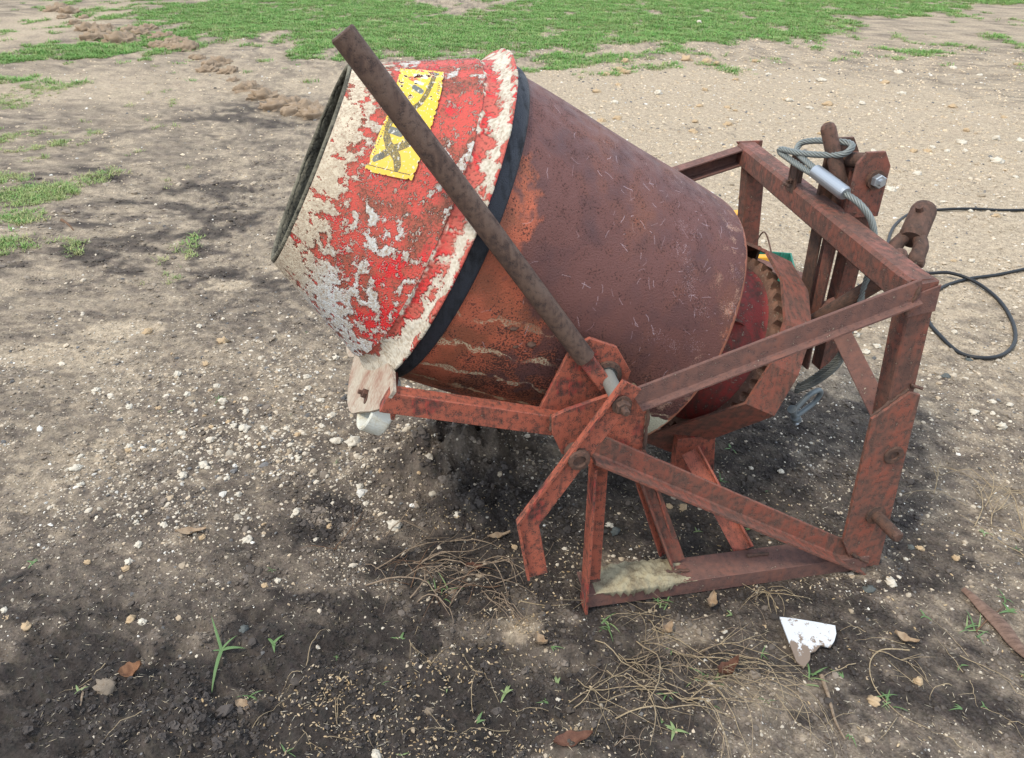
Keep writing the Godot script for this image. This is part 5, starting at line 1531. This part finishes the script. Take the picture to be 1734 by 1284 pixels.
func build_stuff():
	# grass on the far yard
	var st := new_st()
	for b in 11:
		var an := rng.randf_range(0, TAU)
		blade(st, Vector3(rng.randfn(0, 0.03), 0, rng.randfn(0, 0.03)), Vector3(cos(an) * 0.8, rng.randf_range(0.7, 1.6), sin(an) * 0.8).normalized(), rng.randf_range(0.03, 0.06), 0.003, 0.8)
	var tuft := done(st)
	var gm := StandardMaterial3D.new()
	gm.vertex_color_use_as_albedo = true
	gm.roughness = 0.7
	gm.backlight_enabled = true
	gm.backlight = Color(0.10, 0.16, 0.05)
	pebble_stuff("grass", "patchy short green grass across the back and left of the yard", "grass", 260000, tuft, func():
		var x: float
		var z: float
		if rng.randf() < 0.86:
			z = -8.5 - pow(rng.randf(), 0.8) * 13.0; x = rng.randf_range(-0.75, 0.75) * -z
		else:
			z = rng.randf_range(-10.5, -3.5); x = rng.randf_range(-0.85, -0.42) * -z
		var k := grass_mask(x, z)
		if k < rng.randf() * 0.6: return null
		var far := z < -8.5
		var s := rng.randf_range(0.6, 1.25) * (1.0 if far else 0.62)
		var dry := clampf(rng.randfn(0.22 if far else 0.5, 0.22) + 0.5 * clampf(0.35 - k, 0.0, 0.35), 0, 1) 
		var c := mixc(Vector3(0.09, 0.24, 0.035), Vector3(0.32, 0.30, 0.13), dry) * rng.randf_range(0.75, 1.25)
		return [Transform3D(Basis.from_euler(Vector3(0, rng.randf_range(0, TAU), 0)).scaled_local(Vector3(s, s * rng.randf_range(0.5, 1.25), s)), gy(x, z)), Color(c.x, c.y, c.z)], gm)
	# loose gravel
	var pm := StandardMaterial3D.new()
	pm.vertex_color_use_as_albedo = true
	pm.roughness = 0.9
	pm.metallic_specular = 0.25
	var s1 := stone_mesh(601, 0.62, 4, 6, 0.3)
	var s2 := stone_mesh(602, 0.55, 4, 6, 0.34)
	pebble_stuff("gravel", "pale limestone gravel strewn over the yard", "gravel", 210000, s1, func():
		var p := view_spot(1.0, 12.0, 0.85)
		var d := -p.y
		var w := damp_shade_at(p.x, p.y)
		var bed := clampf(0.5 + n_mid.get_noise_2d(p.x * 0.9 + 30.0, p.y * 0.9) * 1.2, 0, 1)
		var cl := smoothstep(0.05, 0.45, n_fine.get_noise_2d(p.x * 0.28 + 3.0, p.y * 0.28) + 0.25 * n_fine.get_noise_2d(p.x * 1.5, p.y * 1.5 + 8.0) + 0.16)
		var dens := (1.05 - w) * (0.18 + 0.5 * bed * bed + 0.75 * cl)
		var bedx := exp(-(pow((p.x + 0.9) / 0.6, 2.0) + pow((p.y + 2.25) / 0.45, 2.0)))
		dens += bedx * (0.35 + 0.5 * cl)
		if p.y > -1.5: dens *= 0.5
		if p.y < -3.2 and p.x < 0.3: dens *= 0.25
		if rng.randf() > dens: return null
		var r := (0.0013 + 0.0013 * d * 0.5) * exp(rng.randfn(0, 0.55)) * (1.0 + 0.5 * bedx)
		if r > 0.02: r = 0.02
		var k := rng.randf()
		var c := mixc(Vector3(0.52, 0.46, 0.37), Vector3(0.40, 0.31, 0.21), rng.randf() * 1.2 - 0.25)
		if p.y < -5.0: c = mixc(c, Vector3(0.60, 0.46, 0.30), 0.5)
		if k < 0.09: c = Vector3(0.15, 0.145, 0.14)
		elif k < 0.16: c = Vector3(0.62, 0.59, 0.53)
		c *= rng.randf_range(0.6, 1.1)
		return [Transform3D(turn_basis(Vector3(r, r * rng.randf_range(0.6, 1), r * rng.randf_range(0.7, 1.2))), gy(p.x, p.y) + Vector3.UP * r * -0.05), Color(c.x, c.y, c.z)], pm)
	# crumbs of earth
	pebble_stuff("soil_crumbs", "dark crumbs of loose earth on the ground", "soil", 130000, s2, func():
		var p := view_spot(0.95, 6.0, 1.0)
		var w := damp_shade_at(p.x, p.y)
		var bed := clampf(0.45 + n_fine.get_noise_2d(p.x * 0.6 - 30.0, p.y * 0.6) * 1.3, 0, 1)
		if rng.randf() > (0.25 + w) * bed: return null
		var r := (0.0013 + 0.0009 * -p.y) * exp(rng.randfn(0, 0.5))
		var q := soil(p.x, p.y)
		var f := rng.randf_range(0.55, 1.15)
		return [Transform3D(turn_basis(Vector3(r, r * 0.8, r)), gy(p.x, p.y) + Vector3.UP * r * 0.2), Color(q.r * f, q.g * f, q.b * f)], pm)
	# broken lumps of earth on the heaps
	var heaps := [[-0.2, -2.10, 0.13, 0.09, 1.0], [-0.05, -1.88, 0.12, 0.08, 0.9], [-0.70, -1.085, 0.07, 0.035, 0.8], [-0.30, -1.13, 0.14, 0.05, 0.6], [-0.55, -1.79, 0.06, 0.05, 0.8], [-0.95, -1.12, 0.16, 0.06, 0.6], [0.25, -1.25, 0.2, 0.07, 0.6], [-0.75, -1.7, 0.5, 0.3, 0.5], [0.9, -1.9, 0.4, 0.3, 0.5]]
	pebble_stuff("earth_lumps", "broken lumps of brown earth on the spoil heap and the mud", "soil", 3200, stone_mesh(607, 0.75, 5, 8, 0.5), func():
		var e: Array = heaps[mini(int(rng.randf() * heaps.size()), heaps.size() - 1)]
		var x: float = e[0] + rng.randfn(0, e[2])
		var z: float = e[1] + rng.randfn(0, e[3])
		var r: float = 0.0042 * e[4] * exp(rng.randfn(0, 0.5))
		var q := soil(x, z)
		var f := rng.randf_range(0.8, 1.5)
		return [Transform3D(turn_basis(Vector3(r * 1.2, r, r)), gy(x, z) + Vector3.UP * r * 0.3), Color(q.r * f, q.g * f, q.b * f)], pm)
	# seed husks and chips washed into drifts
	var drifts := [[-0.194, -1.045, 0.10, 0.04], [-0.50, -1.09, 0.10, 0.05], [-0.155, -1.255, 0.07, 0.035], [-0.32, -1.15, 0.12, 0.05], [-0.12, -1.80, 0.10, 0.05], [-0.42, -1.18, 0.06, 0.03], [0.0, -1.36, 0.08, 0.05], [0.20, -1.10, 0.2, 0.08], [0.55, -1.62, 0.25, 0.12], [0.05, -1.62, 0.12, 0.1], [0.9, -1.5, 0.4, 0.3]]
	pebble_stuff("seed_husks", "golden seed husks and wood chips washed into drifts on the mud", "husks", 1700, stone_mesh(603, 0.4, 4, 6, 0.2), func():
		var e: Array = drifts[mini(int(rng.randf() * drifts.size()), drifts.size() - 1)]
		var x: float = e[0] + rng.randfn(0, e[2])
		var z: float = e[1] + rng.randfn(0, e[3])
		var r := rng.randf_range(0.0016, 0.0042)
		var c := mixc(Vector3(0.36, 0.25, 0.13), Vector3(0.48, 0.39, 0.27), rng.randf()) * rng.randf_range(0.6, 1.1)
		return [Transform3D(turn_basis(Vector3(r * 1.3, r, r * 0.7)), gy(x, z) + Vector3.UP * r * 0.4), Color(c.x, c.y, c.z)], pm)
	# straw bits
	pebble_stuff("chaff", "fine chaff and broken straw scattered on the earth", "chaff", 9000, stone_mesh(604, 0.5, 3, 4, 0.1), func():
		var p := view_spot(0.95, 5.0, 0.9)
		if rng.randf() > 0.35 + 0.6 * damp_shade_at(p.x, p.y): return null
		var L := rng.randf_range(0.003, 0.012)
		var c := mixc(Vector3(0.42, 0.34, 0.22), Vector3(0.55, 0.50, 0.40), rng.randf()) * rng.randf_range(0.5, 1.1)
		return [Transform3D(Basis.from_euler(Vector3(0, rng.randf_range(0, TAU), rng.randf_range(-0.2, 0.2))).scaled_local(Vector3(L, 0.0007, 0.0009)), gy(p.x, p.y) + Vector3.UP * 0.0014), Color(c.x, c.y, c.z)], pm)

func build_cable():
	var P := []
	for q in CABLE: P.append(gy(q[0], q[1]) + Vector3.UP * 0.009)
	P[9].y += 0.012; P[10].y += 0.020; P[11].y += 0.012
	var c := curve(P, 8)
	var o := obj("black_cable", tube_mesh(c, 0.0085, 10), mats.cable)
	tag(o, "black cable lying in a loop on the ground right of the mixer", "cable")

func build_tray():
	var t := thing("tool_tray", "green metal tray with a yellow bar lying on the yard behind the mixer", "tray", gy(1.285, -3.56), deg_to_rad(-12))
	var green := steel(Vector3(44, 112, 94), Vector3(56, 126, 106), Vector3(38, 94, 82), Vector3(44, 66, 58), 0.75, 0.2, 0.0, 701, 0.3)
	var yellow := steel(Vector3(208, 154, 50), Vector3(216, 168, 66), Vector3(176, 122, 50), Vector3(116, 82, 50), 0.75, 0.2, 0.0, 711, 0.3)
	for e in [["tray_floor", Vector3(0, 0.008, -0.14), Vector3(0, 0.008, 0.14), 0.20, 0.008], ["tray_side", Vector3(0.104, 0.045, -0.14), Vector3(0.104, 0.045, 0.14), 0.008, 0.08], ["tray_side", Vector3(-0.104, 0.045, -0.14), Vector3(-0.104, 0.045, 0.14), 0.008, 0.08], ["tray_end", Vector3(-0.108, 0.045, 0.145), Vector3(0.108, 0.045, 0.145), 0.008, 0.08], ["tray_end", Vector3(-0.108, 0.045, -0.145), Vector3(0.108, 0.045, -0.145), 0.008, 0.08]]:
		obj(e[0], bar_mesh(rect(e[3], e[4], 0.002), e[1], e[2]), green, t)
	obj("yellow_bar", bar_mesh(rect(0.04, 0.05, 0.004), Vector3(-0.16, 0.112, 0.07), Vector3(0.0, 0.112, 0.04)), yellow, t)
	obj("wire_bail", tube_mesh(curve([Vector3(-0.005, 0.10, 0.05), Vector3(-0.02, 0.16, 0.0), Vector3(-0.06, 0.22, -0.05), Vector3(-0.10, 0.08, -0.10)], 6), 0.004, 8), mats.darkrust, t)
	var o := obj("painted_bar", bar_mesh(rect(0.07, 0.07, 0.005), Vector3(1.05, 0.035 + height(1.2, -4.3), -4.25), Vector3(1.415, 0.035 + height(1.3, -4.3), -4.36)), yellow)
	tag(o, "short yellow painted bar lying on the yard left of the rear post", "bar")

# ------------------------------------------------------------------ scene
func _ready():
	var cam := Camera3D.new()
	cam.name = "camera"
	cam.fov = rad_to_deg(2.0 * atan(642.0 / 1310.0))
	cam.near = 0.05
	cam.far = 900.0
	add_child(cam)
	cam.position = Vector3(0, 1.6, 0)
	cam.rotation = Vector3(deg_to_rad(-31.6), 0, 0)
	cam.current = true
	var env := Environment.new()
	env.background_mode = Environment.BG_SKY
	var sky := Sky.new()
	var sm := ProceduralSkyMaterial.new()
	sm.sky_top_color = Color(0.78, 0.84, 0.92)
	sm.sky_horizon_color = Color(0.92, 0.93, 0.93)
	sm.sky_curve = 0.2
	sm.ground_bottom_color = Color(0.35, 0.31, 0.27)
	sm.ground_horizon_color = Color(0.6, 0.57, 0.52)
	sm.sun_angle_max = 30.0
	sky.sky_material = sm
	env.sky = sky
	env.background_energy_multiplier = 1.0
	env.tonemap_mode = Environment.TONE_MAPPER_LINEAR
	env.tonemap_exposure = 2.35
	env.sdfgi_enabled = true
	env.ssao_enabled = true
	env.ssil_enabled = true
	var we := WorldEnvironment.new()
	we.name = "environment"
	we.environment = env
	add_child(we)
	var sun := DirectionalLight3D.new()
	sun.name = "sun"
	sun.light_energy = 0.42
	sun.light_angular_distance = 10.0
	sun.light_color = Color(1.0, 0.95, 0.87)
	sun.shadow_enabled = true
	add_child(sun)
	sun.look_at_from_position(Vector3(-3.2, 6.0, 2.2), Vector3.ZERO)

	rng.seed = 20240611
	n_big = noise(0.35, 1, 3)
	n_mid = noise(1.6, 2, 4)
	n_fine = noise(9.0, 3, 4)
	n_grit = noise(45.0, 4, 2)
	build_ground()
	make_materials()
	mats.bracket = crust_mat(Vector3(172, 163, 148), Vector3(134, 98, 84), 201, 0.45)
	mats.shackle = plain(Color(0.42, 0.45, 0.46), 0.5, 0.2)
	mats.cable = plain(Color(0.10, 0.11, 0.12), 0.5)
	var mx := build_mixer()
	build_rope(mx)
	build_cable()
	build_tray()
	build_stones()
	build_clods()
	build_scrap()
	build_leaves()
	build_twigs()
	build_weeds()
	build_stuff()
